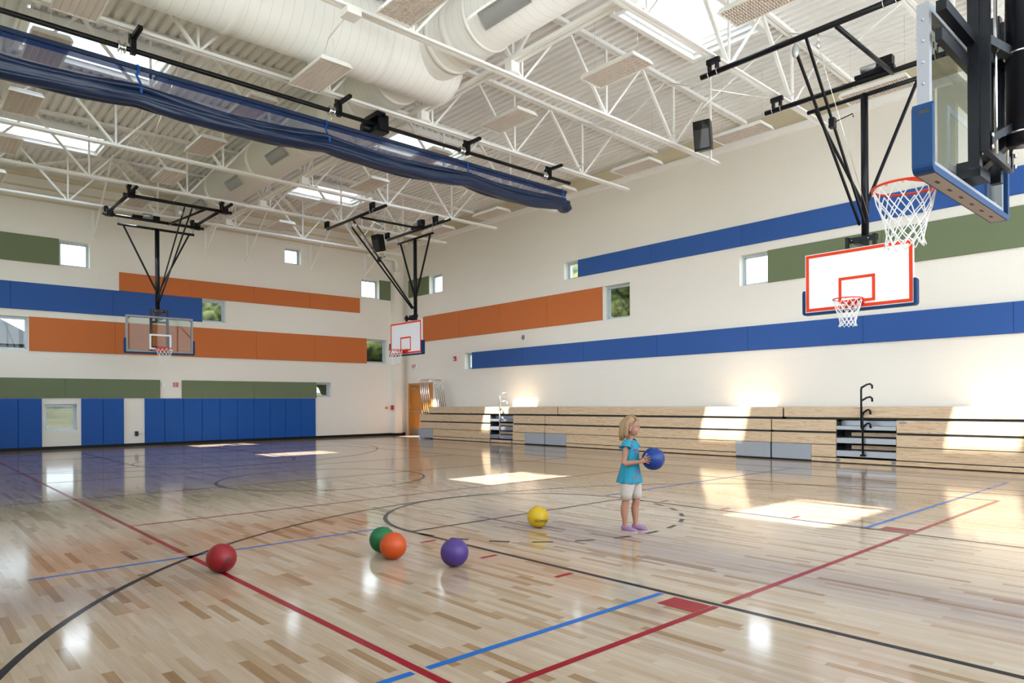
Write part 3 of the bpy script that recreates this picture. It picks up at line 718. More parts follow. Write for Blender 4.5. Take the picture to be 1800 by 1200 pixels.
for y in (3.02, 6.32, 9.82, 12.95):
    zt = topz(y); MB().tube([(-12.30, y, 6.88), (-12.29, y + .01, 6.78), (-12.27, y - .03, 6.70), (-12.28, y + .03, 6.58), (-12.22, y + .03, zt - .02), (-12.19, y + .02, zt - .15)], [(.022, .010)] * 6, 8).build('lift_belt', M['pad'], cu)
# ------------------------------------------------------------------ basketball hoops
def hoop(lab, origin, d, l, glass, B, mast, top, pipes, rimz=3.05, rimoff=0.0, near=False):
    """origin: board face centre line on the floor; d: unit vector towards the court; l: unit lateral.
    B=(width, z0, z1); mast=(back, lateral, z0, z1, r); top=(zbar, half bar); pipes=(z, front dist, lmin, lmax)"""
    d = Vector(d); l = Vector(l); o = Vector(origin); Z = Vector((0, 0, 1))
    P = lambda f, s, z: o + d * f + l * s + Z * z
    ax = (l, d, Z)
    W_, z0, z1 = B; hw = W_ / 2; H_ = z1 - z0; cz = (z0 + z1) / 2
    r = thing('basketball_hoop', lab, 'basketball hoop', tuple(P(-mast[0], mast[1], pipes[0])), 'ceiling-hung basketball hoops')
    def frame(b, hw_, za, zb, w, f0, f1):
        fc, fh = (f0 + f1) / 2, (f1 - f0) / 2
        for zz in (za + w / 2, zb - w / 2): b.obox(P(fc, 0, zz), ax, (hw_, fh, w / 2))
        for s in (-1, 1): b.obox(P(fc, s * (hw_ - w / 2), (za + zb) / 2), ax, (w / 2, fh, (zb - za) / 2 - w))
    if glass:
        b = MB(); b.obox(P(-.012, 0, cz), ax, (hw - .03, .006, H_ / 2 - .03)); bd = b.build('backboard', M['bglass'], r)
        b = MB(); frame(b, hw, z0, z1, .05, -.07, .004)
        for s in (-1, 1):
            for t in (z0 + .05, z1 - .05):
                q = [(s * (hw - .05), t), (s * (hw - .17), t), (s * (hw - .05), t + (.07 if t < cz else -.07))]
                pts = [P(-.018, a, z) for a, z in q] + [P(-.03, a, z) for a, z in q]
                b.add(pts, [(0, 1, 2), (5, 4, 3), (0, 3, 4, 1), (1, 4, 5, 2), (2, 5, 3, 0)])
        b.build('board_frame', M['frame'], r)
        b = MB()
        for s in (-1, 1):
            for k in range(7): b.ball(P(-.035, s * (hw + .001), z0 + .12 + k * .14), (.009, .009, .009), 8, 6)
        b.build('bolt', M['steel'], r)
        b = MB(); w = .05; ti = rimz - .02
        for zz in (ti + w / 2, ti + .46 - w / 2): b.obox(P(-.003, 0, zz), ax, (.305, .003, w / 2))
        for s in (-1, 1): b.obox(P(-.003, s * (.305 - w / 2), ti + .23), ax, (w / 2, .003, .23 - w))
        b.build('target_square', M['board'], r)
    else:
        b = MB(); b.obox(P(-.02, 0, cz), ax, (hw, .02, H_ / 2)); bd = b.build('backboard', M['board'], r)
        b = MB(); frame(b, hw - .012, z0 + .012, z1 - .012, .055, .0005, .003); b.build('border_stripe', M['border'], r)
        b = MB(); w = .05; ti = rimz - .02
        for zz in (ti + w / 2, ti + .46 - w / 2): b.obox(P(.002, 0, zz), ax, (.305, .0015, w / 2))
        for s in (-1, 1): b.obox(P(.002, s * (.305 - w / 2), ti + .23), ax, (w / 2, .0015, .23 - w))
        b.build('target_square', M['border'], r)
    # bottom edge padding, a rounded U
    b = MB(); t = .05; f0, f1 = -.10, .022; zt = z0 + .40
    path = [(-hw - .004, zt), (-hw - .004, z0 - .004), (hw + .004, z0 - .004), (hw + .004, zt)]
    out = []
    oi = [(-hw - t, zt - .02), (-hw - t + .015, zt), (-hw - .004, zt), (-hw - .004, z0 - .004), (hw + .004, z0 - .004), (hw + .004, zt), (hw + t - .015, zt), (hw + t, zt - .02)]
    rr = .05
    for s, a0 in ((1, 0), (-1, 0)):
        pass
    arcR = [(hw + t - rr + rr * cos(a), z0 - t + rr - rr * sin(a)) for a in (0, .4, .8, 1.2, PI / 2)]
    arcL = [(-(hw + t - rr + rr * cos(a)), z0 - t + rr - rr * sin(a)) for a in (PI / 2, 1.2, .8, .4, 0)]
    inner = [(-hw - .004, zt), (-hw - .004, z0 - .004), (hw + .004, z0 - .004), (hw + .004, zt)]
    # build as quads: left leg, bottom, right leg
    def slab(poly):
        k = len(poly); e_ = .012
        vs = [P(f0, a, z) for a, z in poly] + [P(f1, a, z) for a, z in poly]
        b.add(vs, [tuple(range(k))[::-1], tuple(range(k, 2 * k))] + [(i, (i + 1) % k, k + (i + 1) % k, k + i) for i in range(k)])
    slab([(-hw - .004, zt), (-hw - .004, z0 + .0)] + [(-(hw + t), z0 + .0), (-(hw + t), zt - .03), (-(hw + t) + .02, zt)])
    slab([(hw + .004, zt), (hw + t - .02, zt), (hw + t, zt - .03), (hw + t, z0), (hw + .004, z0)])
    slab([(-hw - t, z0)] + [(-hw - .004, z0), (-hw - .004, z0 - .004), (hw + .004, z0 - .004), (hw + .004, z0), (hw + t, z0)] + arcR[0:] + arcL)
    pd = b.build('edge_padding', M['bluepad'], r)
    b = MB()
    for s in (-1, 1): b.obox(P(f0 + .05, s * (hw + t + .0005), zt - .06), (d, l, Z), (.03, .001, .012))
    for k in range(6): b.obox(P(f0 + .06, -hw + .25 + k * (W_ - .5) / 5, z0 - t - .0035), (l, d, Z), (.035, .010, .001))
    b.build('pad_slot', M['dark'], pd)
    if glass:
        b = MB(); b.obox(P((f0 + f1) / 2, 0, z0 - t - .001), ax, (hw - .03, (f1 - f0) / 2 - .012, .002)); b.build('pad_underside', mat('pale pad underside', (.30, .24, .21), .6) if 'pale pad underside' not in bpy.data.materials else bpy.data.materials['pale pad underside'], pd)
    # rim
    rc = P(.15 + .2286, rimoff, rimz); R_ = .2286; n = 48
    b = MB(); b.tube([rc + d * (R_ * cos(2 * PI * k / n)) + l * (R_ * sin(2 * PI * k / n)) for k in range(n)], .0095, 8, closed=True)
    tops = [rc + d * (-R_ * .72) + l * (s * R_ * .70) for s in (-1, 1)]
    # neck plate and its side gussets
    pl = [P(.01, rimoff - .12, rimz + .006), P(.01, rimoff + .12, rimz + .006), P(.16, rimoff + .17, rimz + .006), P(.23, rimoff + .175, rimz + .006), P(.165, rimoff + .08, rimz + .006), P(.152, rimoff, rimz + .006), P(.165, rimoff - .08, rimz + .006), P(.23, rimoff - .175, rimz + .006), P(.16, rimoff - .17, rimz + .006)]
    lo = [p - Z * .012 for p in pl]; k = len(pl)
    b.add(pl + lo, [(0, 1, 2, 5), (2, 3, 4, 5), (0, 5, 8), (5, 6, 7, 8), (9, 14, 11, 10), (11, 14, 13, 12), (9, 17, 14), (14, 17, 16, 15)] + [(i, k + i, k + (i + 1) % k, (i + 1) % k) for i in range(k)])
    for s in (-1, 1):
        q = [P(.01, rimoff + s * .12, rimz), P(.01, rimoff + s * .12, rimz - .09), P(.17, rimoff + s * .165, rimz - .035), P(.26, rimoff + s * .185, rimz - .012), P(.24, rimoff + s * .18, rimz)]
        b.add(q + [p - l * s * .008 for p in q], [(0, 1, 2, 3, 4), (9, 8, 7, 6, 5), (0, 5, 6, 1), (1, 6, 7, 2), (2, 7, 8, 3), (3, 8, 9, 4)])
    b.obox(P(.008, rimoff, rimz - .03), ax, (.13, .008, .07)); b.obox(P(.06, rimoff, rimz - .03), ax, (.11, .05, .03))
    fl = []
    for k in range(17):
        a = PI + rad(-68 + 136 * k / 16); rr2 = R_ + .004; h_ = .040 * math.sin(PI * min(1, max(0, (k + .6) / 17.2))) ** .5
        q = rc + d * (rr2 * cos(a)) + l * (rr2 * sin(a)); fl += [q + Z * .004, q - Z * h_, q - Z * h_ + d * .006, q + Z * .004 + d * .006]
    b.add(fl, [(4 * k + i, 4 * k + (i + 1) % 4, 4 * k + 4 + (i + 1) % 4, 4 * k + 4 + i) for k in range(16) for i in range(4)])
    for k in range(12):
        a = 2 * PI * (k + .5) / 12; c = rc + d * (R_ * cos(a)) + l * (R_ * sin(a)) - Z * .014
        b.tube([c + d * .008 * cos(t) + Z * (.010 * sin(t)) for t in (0, 1.2, 2.4, 3.6, 4.8)], .0025, 5, closed=True)
    rm = b.build('rim', M['rim'], r)
    # net
    b = MB(); rad_ = lambda t: .225 * (1 - t) ** 1.2 * .55 + .105 + .008 * t * t + (.03 * max(0, t - .85) / .15)
    LN = .45; NS = 12
    def np_(k, t, w=0): a = 2 * PI * k / NS; R2 = rad_(t) if t > 0 else .222; return rc - Z * (.02 + LN * t) + d * (R2 * cos(a)) + l * (R2 * sin(a))
    levels = [0, .20, .36, .51, .65, .78, .89, 1.0]
    random.seed(11)
    jit = [[Vector((random.uniform(-1, 1), random.uniform(-1, 1), random.uniform(-1, 1))) * .008 * (i > 1) for k in range(NS * 2)] for i in range(len(levels))]
    for k in range(NS):
        for s in (-.5, .5):
            pts = []
            for i, t in enumerate(levels):
                kk = k + s * (i % 2) if False else k + s * i
                q = np_(kk, t) + jit[i][int(round(2 * kk)) % (2 * NS)]
                if i and i < 7: pass
                pts.append(q)
            fine = []
            for i in range(len(pts) - 1):
                for m_ in range(3): fine.append(pts[i].lerp(pts[i + 1], m_ / 3))
            fine.append(pts[-1]); b.tube(fine, .0048, 5)
    b.build('net', M['net'], rm)
    # mast, bracket
    mb, ml, mz0, mz1, mr = mast
    MB().tube([P(-mb, ml, mz0), P(-mb, ml, mz1)], mr, 20).build('mast', M['black'], r)
    b = MB()
    if near: b.obox(P(-.09, 0, z1 - .16), ax, (.5, .02, .03))
    else:
      b.obox(P(-mb + mr + .02, ml, mz0 + .14), ax, (.24, .02, .05))
      for s in (-1, 1):
        b.obox(P((-mb + mr) / 2 - .03, ml * .5 + s * .23, (z0 + mz0 + .2) / 2), ax, (.028, .03, (mz0 + .2 - z0 - .05) / 2)); b.obox(P(-.09, s * .23, cz), ax, (.025, .03, H_ / 2 - .04))
      for zz in (z0 + .16, z1 - .16): b.obox(P(-.10, 0, zz), ax, (.26, .025, .03))
      for zz in (mz0 + .04, z1 - .05): b.obox(P(-mb / 2 - .02, ml * .5, zz), ax, (.045, mb / 2, .04))
    b.build('board_bracket', M['black'], r)
    b = MB()
    for s in (-1, 1):
        for u in (.09, .19): b.ball(P(-mb + mr + .045, ml + s * u, mz0 + .14) if not near else P(-mb - .1, ml + s * u * .3, mz0 + .1), .012, 8, 6)
    b.build('bolt', M['chrome'], r)
    # hanging bar, V braces, chains
    zb, hb = top
    MB().tube([P(-mb, ml - hb, zb), P(-mb, ml + hb, zb)], .038, 14).build('hanging_bar', M['black'], r)
    for s in (-1, 1):
        MB().bar(P(-mb, ml + s * (hb - .16), zb - .03), P(-mb, ml + s * mr * .8, mz0 + (zb - mz0) * .30), .045).build('side_brace', M['black'], r)
    pz, pf, la, lb = pipes
    for s in (-1, 1):
        b = MB(); nn = 5; h = (pz - .04 - zb) / nn
        for k in range(nn):
            c = P(-mb, ml + s * (hb - .03), zb + h * (k + .5)); u = l if k % 2 else d
            b.tube([c + u * (.018 * cos(t)) + Z * (h * .62 * sin(t)) for t in [2 * PI * q / 10 for q in range(10)]], .006, 5, closed=True)
        b.build('chain', M['steel'], r)
    for nm_, f in (('rear_pipe', -mb), ('front_pipe', -mb + pf)):
        MB().tube([P(f, la, pz), P(f, lb, pz)], .046, 16).build(nm_, M['black'], r)
    return r, P, ax
# near white board on the bleacher side and its twin in the far corner
def side_hoop(lab, xc, xm, la, lb, jx):
    r, P, ax = hoop(lab, (xc, 12.5, 0), (0, -1, 0), (1, 0, 0), False, (1.80, 2.98, 4.03), (.45, xm - xc, 4.10, 6.84, .062), (6.82, 1.02), (7.08, 2.29, la - xc, lb - xc), 3.10)
    Z = Vector((0, 0, 1)); ym, yf = 12.95, 10.66
    MB().tube([(xm + .47, yf, 7.03), (xm + .47, ym, 7.05)], .036, 12).build('cross_strut', M['black'], r)
    for x, z1, x2 in ((xm - .17, 6.92, xm - .06), (xm + .0, 7.05, xm + .03)):
        MB().bar((x, yf, z1), (x2, ym - .09, 4.50), .032, .045).build('fold_rod', M['black'], r)
    MB().ball((xm - .17, yf, 6.90), (.055, .055, .11), 16, 12).build('safety_reel', M['grille'], r)
    b = MB(); b.ball((xm + .19, yf, 6.86), (.03, .03, .06), 12, 8); b.tube([(xm + .19, yf, 7.04), (xm + .19, yf, 6.90)], .006, 6); b.tube([(xm + .19, yf, 6.84), (xm + .10, ym - .1, 4.6)], .004, 6)
    b.build('pulley_cable', M['chrome'], r)
    b = MB(); c = Vector((xm - .0, yf, 7.0)).lerp(Vector((xm + .03, ym - .09, 4.5)), .42); b.obox(c, ((1, 0, 0), (0, 1, 0), (0, 0, 1)), (.045, .05, .08)); b.tube([c, c + Vector((.32, 0, .06)), c + Vector((.33, 0, 0))], .009, 6)
    b.build('fold_latch', M['black'], r)
    b = MB(); b.box(xm - .15, ym - .05, 7.13, xm + .50, ym + .05, 7.19); b.build('winch_mount', M['black'], r)
    b = MB(); b.tube([(xm - .05, ym, 7.27), (xm + .22, ym, 7.27)], .06, 14); b.build('winch_motor', M['steel'], r)
    b = MB(); b.box(xm + .24, ym - .07, 7.20, xm + .48, ym + .07, 7.36); b.build('winch_box', M['black'], r)
    for x in jx:
        for y in (ym, yf):
            b = MB(); b.box(x - .12, y - .035, 7.24, x + .12, y + .035, 7.325); b.box(x - .085, y - .05, 7.125, x - .06, y + .05, 7.24); b.box(x + .06, y - .05, 7.125, x + .085, y + .05, 7.24); b.build('joist_clamp', M['black'], r)
            b = MB()
            for s in (-1, 1): b.tube([(x + s * .085, y + .055 * cos(t), 7.08 + .055 * sin(t)) for t in [2 * PI * q / 14 for q in range(14)]], .006, 5, closed=True)
            b.build('u_bolt', M['chrome'], r)
side_hoop('white backboard hoop with orange border hung above the bleachers near the camera', -4.85, -4.87, -6.74, -2.9, [-6.50, -3.65])
side_hoop('white backboard hoop with orange border hung by the far corner', -18.95, -19.03, -20.72, -17.12, [-20.73, -17.88])
# glass board in front of the far wall
r, P, ax = hoop('glass backboard hoop hung before the orange and blue bands of the far wall', (-22.45, 6.08, 0), (1, 0, 0), (0, 1, 0), True, (1.86, 2.95, 4.03), (.47, .05, 4.10, 6.77, .065), (6.75, 1.08), (6.99, 2.42, 4.66 - 6.08, 7.50 - 6.08), 3.06)
for y in (4.85, 7.30): MB().tube([(-23.45, y, 7.09), (-19.95, y, 7.09)], .046, 14).build('joist_pipe', M['black'], r)
for x in (-23.60 + .2, -20.73):
    for y in (4.85, 7.30):
        b = MB(); b.box(x - .09, y - .05, 7.26, x + .09, y + .05, 7.325); b.box(x - .07, y - .035, 7.13, x - .045, y + .035, 7.26); b.box(x + .045, y - .035, 7.13, x + .07, y + .035, 7.26); b.build('joist_clamp', M['black'], r)
for y in (4.85, 7.30):
    for x in (-22.92, -20.50):
        b = MB(); b.box(x - .06, y - .09, 6.93, x + .06, y + .09, 7.14); b.build('pipe_clamp', M['black'], r)
MB().tube([(-22.92, 6.45, 6.96), (-20.5, 6.75, 6.96)], .034, 10).build('cross_strut', M['black'], r)
for y in (6.02, 6.22): MB().bar((-20.5, y + .18, 6.93), (-22.83, 6.13 + (y - 6.12) * .3, 4.55), .03, .04).build('fold_rod', M['black'], r)
MB().ball((-20.5, 6.1, 6.78), (.055, .055, .11), 14, 10).build('safety_reel', M['grille'], r)
b = MB(); b.tube([(-22.92, 5.75, 7.12), (-22.92, 6.0, 7.12)], .07, 14); b.build('winch_motor', M['steel'], r)
b = MB(); b.box(-22.98, 5.45, 7.03, -22.86, 5.72, 7.09); b.box(-22.98, 6.02, 7.03, -22.86, 6.2, 7.14); b.build('winch_mount', M['black'], r)
# glass board beside the camera
r, P, ax = hoop('big glass backboard hoop seen from behind at the upper right edge', (-1.56, 5.95, 0), (-1, 0, 0), (0, -1, 0), True, (1.83, 2.90, 3.97), (.39, 0.0, 3.17, 6.8, .105), (6.75, 1.08), (7.08, 2.4, -1.4, 1.4), 3.05, near=True)
b = MB()
for y in (5.67, 6.23):
    b.box(-1.43, y - .035, 3.00, -1.36, y + .035, 4.25); b.box(-1.36, y - .02, 3.1, -1.30, y + .02, 4.2)
b.box(-1.44, 5.0, 3.86, -1.38, 6.9, 3.93); b.box(-1.46, 5.05, 3.70, -1.42, 6.85, 3.78)
b.bar((-1.36, 5.67, 3.15), (-1.22, 5.9, 3.3), .05); b.bar((-1.36, 6.23, 3.15), (-1.22, 6.0, 3.3), .05)
b.bar((-1.36, 5.67, 3.9), (-1.22, 5.9, 3.8), .06); b.bar((-1.36, 6.23, 3.9), (-1.22, 6.0, 3.8), .06)
b.box(-1.62 + .07, 5.82, 2.98, -1.40, 6.08, 3.10)
b.bar((-1.50, 5.95, 3.02), (-1.24, 5.95, 3.24), .10, .07)
b.box(-1.34, 5.6, 3.08, -1.30, 6.3, 3.22)
b.build('height_adjuster', M['black'], r)
b = MB()
for y in (5.80, 6.10): b.tube([(-1.30, y, 3.1), (-1.30, y, 4.2)], .012, 10)
for y in (5.64, 6.26):
    for z in (3.11, 3.19): b.tube([(-1.29, y, z), (-1.275, y, z)], .016, 10)
b.build('adjuster_rod', M['chrome'], r)
for z in (3.24, 3.80):
    b = MB(); b.tube([(-1.17 + .112 * cos(t), 5.95 + .112 * sin(t), z) for t in [2 * PI * q / 24 for q in range(24)]], .008, 6, closed=True)
    b.build('u_bolt', M['chrome'], r)
for y in (5.2, 6.7):
    for x in (-.80, -3.65): 
        b = MB(); b.box(x - .08, y - .07, 7.12, x + .08, y + .07, 7.325); b.build('joist_clamp', M['black'], r)
    MB().tube([(-.6, y, 7.08 + .001), (-3.9, y, 7.081)], .046, 12).build('joist_pipe', M['black'], r)
# ------------------------------------------------------------------ folded bleachers
FY = 15.48; BK = 16.78
ROWS = [(.125, .385), (.402, .642), (.690, .945)]
def bleacher(lab, xa, xb, ta, tb, aisles, greys, rail=None):
    r = thing('bleacher', lab, 'bleachers', ((xa + xb) / 2, FY, 0), 'folded wooden bleachers')
    MB().box(xa + .02, FY + .06, .012, xb - .02, BK, .955).build('steel_understructure', M['dark'], r) if not aisles else None
    if aisles:
        b = MB(); xs = [xa + .02] + [v for a in aisles for v in a] + [xb - .02]
        for i in range(0, len(xs), 2): b.box(xs[i], FY + .06, .012, xs[i + 1], BK, .955)
        b.build('steel_understructure', M['dark'], r)
    cuts = lambda z: sorted(aisles + (greys if z < .39 else []))
    def segs(cs, a, c):
        out = []; x = a
        for p, q in cs:
            if p > x + .01: out.append((x, p))
            x = max(x, q)
        if c > x + .01: out.append((x, c))
        return out
    for i, (z0, z1) in enumerate(ROWS):
        for p, q in segs(cuts(z0), xa, xb):
            f = FY + .012 * i
            b = MB(); b.box(p, f, z0, q, f + .035, z1); b.build('seat_riser', M['pine'], r)
            MB().box(p, f + .036, z1 - .03, q, f + .30, z1).build('seat_board', M['pine'], r)
    MB().box(ta, FY + .07, 1.0, tb, FY + .105, 1.232).build('seat_riser', M['pine'], r)
    MB().box(ta, FY + .106, 1.20, tb, BK, 1.232).build('seat_board', M['pine'], r)
    MB().box(ta + .03, FY + .12, .956, tb - .03, BK, 1.199).build('steel_understructure', M['dark'], r)
    for p, q in segs(greys, xa, xb): MB().box(p, FY + .004, .020, q, FY + .03, .104).build('kick_board', M['pine'], r)
    for p, q in greys: MB().box(p + .006, FY - .006, .040, q - .006, FY + .03, .392).build('access_panel', M['greypanel'], r)
    for p, q in aisles:
        MB().box(p + .01, FY + .45, .012, q - .01, BK, .93).build('aisle_back', M['dark'], r)
        for z0, z1, m_ in ((.15, .275, 'steel'), (.44, .555, 'steel'), (.735, .815, 'steel')):
            b = MB(); b.box(p + .01, FY + .02, z0, q - .01, FY + .045, z1); b.box(p + .01, FY + .046, z1 - .02, q - .01, FY + .40, z1); b.build('aisle_step', M['steel'], r)
        for z0, z1 in ((.30, .385), (.585, .665)): MB().box(p + .22, FY + .30, z0, q - .01, FY + .32, z1).build('step_riser', M['pine'], r)
        MB().box(p + .01, FY + .28, .82, q - .01, FY + .30, .93).build('step_riser', M['steel'], r)
        for x in (p + .05, q - .05):
            t = MB().box(x - .045, FY - .0005, .03, x + .045, FY + .0035, .098).build('row_tag', M['frame'], r)
            MB().box(x - .006, FY - .002, .045, x + .006, FY - .0006, .085).add([(x - .018, FY - .0015, .078), (x - .006, FY - .0015, .085), (x - .006, FY - .0015, .077)], [(0, 1, 2)]).build('digit_one', M['dark'], t)
        b = MB().box(q + .05, FY + .022, .88, q + .19, FY + .0238, .92) if rail == 'black' else MB().box(p - .19, FY + .022, .88, p - .05, FY + .0238, .92)
        b.build('sticker', M['frame'], r)
        c = p + .58; rm_ = M['black'] if rail == 'black' else M['chrome']
        h = MB(); R2 = .021
        def post(x, y, z0, z1, hooks):
            h.tube([(x, y, z0), (x, y, z1 - .06), (x + .01, y + .02, z1)], R2, 10)
            for z in hooks:
                f = 1.0 if z > 1.25 else 0.12
                h.tube([(x, y, z), (x + .08, y + .10 * f, z + .07), (x + .12, y + .17 * f, z + .085), (x + .15, y + .20 * f, z + .05), (x + .15, y + .20 * f, z - .02)], R2, 10)
        post(c, FY - .03, .19, 1.10, (.80, 1.09)); post(c - .05, FY + .035, .76, 1.66, (1.36, 1.64))
        h.box(c - .05, FY - .05, .17, c + .05, FY + .019, .21)
        h.build('aisle_handrail', rm_, r)
    return r
bl = bleacher('left bank of folded pine bleachers with chrome handrail and nested end rails', -22.54, -15.575, -22.0, -15.06, [(-18.28, -17.07)], [(-22.54, -21.62), (-16.49, -15.575)], 'chrome')
for k in range(5):
    x = -22.50 + .13 * k; dx = -.24
    b = MB(); b.tube([(x, 15.66, .96), (x + dx, 15.66, 2.22), (x + dx - .01, 15.72, 2.29), (x + dx - .01, 15.80, 2.31), (x + dx - .01, 16.25, 2.31), (x + dx, 16.34, 2.28), (x + dx, 16.38, 2.22), (x, 16.40, .96 if k < 4 else .96)], .019, 10)
    b.box(x - .03, 15.63, .946, x + .03, 15.69, .962); b.build('end_rail', M['chrome'], bl)
b = MB()
for x in (-22.44, -21.75): b.tube([(x - .012, FY + .02, .025), (x + .012, FY + .02, .025)], .024, 14)
b.build('caster', M['rubber'], bl)
bleacher('middle bank of folded pine bleachers without an aisle, behind the girl', -15.545, -7.985, -15.02, -7.72, [], [(-15.545, -14.62), (-8.89, -7.985)])
bleacher('right bank of folded pine bleachers with black aisle handrail', -7.955, 1.5, -7.68, 1.5, [(-6.47, -5.24)], [(-7.955, -7.01)], 'black')

# ------------------------------------------------------------------ door
dr = thing('door_1', None, None, (-25.32, YR, 0), kind='structure')
b = MB(); b.box(-25.32, YR - .02, 0, -25.22, YR + .18, 2.24); b.box(-23.62, YR - .02, 0, -23.52, YR + .18, 2.24); b.box(-25.22, YR - .02, 2.14, -23.62, YR + .18, 2.24); b.build('door_frame', M['doorwood'], dr)
for k, (xa, xb) in enumerate(((-25.21, -24.43), (-24.42, -23.63))):
    lf = MB().box(xa, YR + .06, .01, xb, YR + .105, 2.13).build('door_leaf', M['doorwood'], dr)
    MB().box(xa + .03, YR + .053, .02, xb - .03, YR + .0595, .26).build('kick_plate', M['steel'], lf)
    b = MB(); b.box(xa + .06, YR + .0, 1.0, xb - .06, YR + .03, 1.05); b.box(xa + .06, YR + .03, .99, xa + .14, YR + .0595, 1.06); b.box(xb - .14, YR + .03, .99, xb - .06, YR + .0595, 1.06); b.build('push_bar', M['steel'], lf)
    b = MB(); b.box(xa + .12, YR + .0, 1.96, xa + .38, YR + .0595, 2.03); b.bar((xa + .3, YR + .02, 2.03), (xa + .62, YR + .03, 2.08), .02); b.build('door_closer', M['steel'], lf)
struct(MB().box(-25.9, YR + .19, 0, -23.0, YR + .39, 2.6).build('trim_5', M['tan']))

# ------------------------------------------------------------------ small wall fittings
def text_mesh(s, size, depth=0.0):
    c = bpy.data.curves.new('t', 'FONT'); c.body = s; c.size = size; c.extrude = depth; c.align_x = 'CENTER'; c.align_y = 'CENTER'; c.resolution_u = 3; c.offset = size * .022
    o = bpy.data.objects.new('t', c); C.objects.link(o); dg = bpy.context.evaluated_depsgraph_get(); dg.update()
    me = bpy.data.meshes.new_from_object(o.evaluated_get(dg)); vs = [tuple(v.co) for v in me.vertices]; fs = [tuple(p.vertices) for p in me.polygons]
    bpy.data.objects.remove(o); bpy.data.curves.remove(c); bpy.data.meshes.remove(me); return vs, fs
ex = thing('exit_sign', 'small white exit sign with red letters above the orange door', 'exit sign', (-24.8, YR, 2.86))
MB().box(-24.97, YR - .07, 2.86, -24.63, YR - .004, 3.07).build('housing', M['board'], ex)
vs, fs = text_mesh('EXIT', .17, .001)
MB().add([(-24.8 + x * .85, YR - .0715 - z, 2.965 + y) for x, y, z in vs], fs).build('lettering', M['red'], ex)
al = thing('fire_alarm', 'red and white fire alarm on the bleacher wall by the small low window', 'fire alarm', (-21.95, YR, 3.1), 'fire alarms')
MB().box(-22.02, YR - .06, 3.06, -21.90, YR - .004, 3.24).build('alarm_body', M['red'], al)
b = MB(); [b.box(-22.01, YR - .064, z, -21.91, YR - .0605, z + .012) for z in (3.09, 3.12, 3.15)]; b.build('strobe', M['board'], al)
al = thing('fire_alarm', 'red and white striped fire alarm between the two low green bands', 'fire alarm', (XL, 7.41, 2.0), 'fire alarms')
MB().box(XL + .004, 7.30, 1.97, XL + .06, 7.50, 2.17).build('alarm_body', M['board'], al)
b = MB(); [b.box(XL + .0605, y, 1.99, XL + .066, y + .03, 2.16) for y in (7.32, 7.37, 7.42, 7.46)]; b.build('strobe', M['red'], al)
o = MB().box(XL + .004, 6.98, 2.0, XL + .05, 7.08, 2.14).build('wall_sensor', M['board'], None, (XL, 7.03, 2.0)); tag(o, 'small white sensor box beside the striped alarm on the far wall', 'sensor')
sp = thing('ceiling_horn', 'round white wall speaker above the lower blue band on the bleacher wall', 'speaker', (-17.95, YR, 3.7))
MB().tube([(-17.95, YR - .004, 3.70), (-17.95, YR - .02, 3.70)], .11, 24).build('speaker_ring', M['board'], sp); MB().tube([(-17.95, YR - .0201, 3.70), (-17.95, YR - .026, 3.70)], .085, 24).build('speaker_mesh', M['frame'], sp)
sp.name = 'wall_speaker'
ol = thing('power_outlet', 'black outlet box in the gap between the blue wall pads', 'outlet', (XL, 6.18, .4))
MB().box(XL + .004, 6.13, .34, XL + .05, 6.23, .50).build('outlet_box', M['dark'], ol); MB().tube([(XL + .02, 6.235, .42), (XL + .02, 6.38, .42)], .012, 8).build('conduit', M['board'], ol)
o = MB().box(XL + .004, 5.82, 1.38, XL + .02, 6.40, 1.40).build('wall_rail', M['reveal'], None, (XL, 6.1, 1.38)); tag(o, 'thin cream pad rail on the wall between blue pads', 'rail')
o = MB().box(XL + .004, 15.86, 1.14, XL + .03, 15.96, 1.24).build('switch_plate', M['doorwood'], None, (XL, 15.9, 1.14)); tag(o, 'small brown switch plate on the far wall near the corner', 'switch')
o = MB().box(-25.56, 16.09, 1.10, -25.42, 16.146, 1.30).build('pull_station', M['red'], None, (-25.5, 16.15, 1.1)); tag(o, 'red fire pull station on the corner pilaster', 'fire alarm')
o = MB().box(XL + .004, 14.20, .40, XL + .02, 14.28, .52).build('outlet_plate', M['board'], None, (XL, 14.24, .4)); tag(o, 'small white outlet plate low on the far wall right of the pads', 'outlet')

# ------------------------------------------------------------------ outside
gx = [-27, -34, -48, -75, -120]; gz = [-.35, -.2, 1.2, 2.6, 3.5]
b = MB()
for i in range(4): b.add([(gx[i], -60, gz[i]), (gx[i], 120, gz[i]), (gx[i + 1], 120, gz[i + 1]), (gx[i + 1], -60, gz[i + 1])], [(0, 1, 2, 3)])
b.add([(-27, 17.3, -.35), (60, 17.3, -.35), (60, 120, 1.0), (-27, 120, 1.0)], [(0, 1, 2, 3)]); b.add([(-27, -60, -.35), (60, -60, -.35), (60, 17.3, -.351), (-27, 17.3, -.351)], [(0, 1, 2, 3)])
tag(MB().box(2.8, -30, -.34, 34, 17, -.30).build('reflector', M['bounce_slab'], None, (3, 0, -.3)), 'pale concrete terrace added out of view to bounce light into the near end windows', 'bounce_slab', kind='stuff')  # added unseen slab, reflects daylight up to the ceiling
o = b.build('lawn', M['grass']); tag(o, 'sloping grass outside the low windows', 'lawn', kind='stuff')
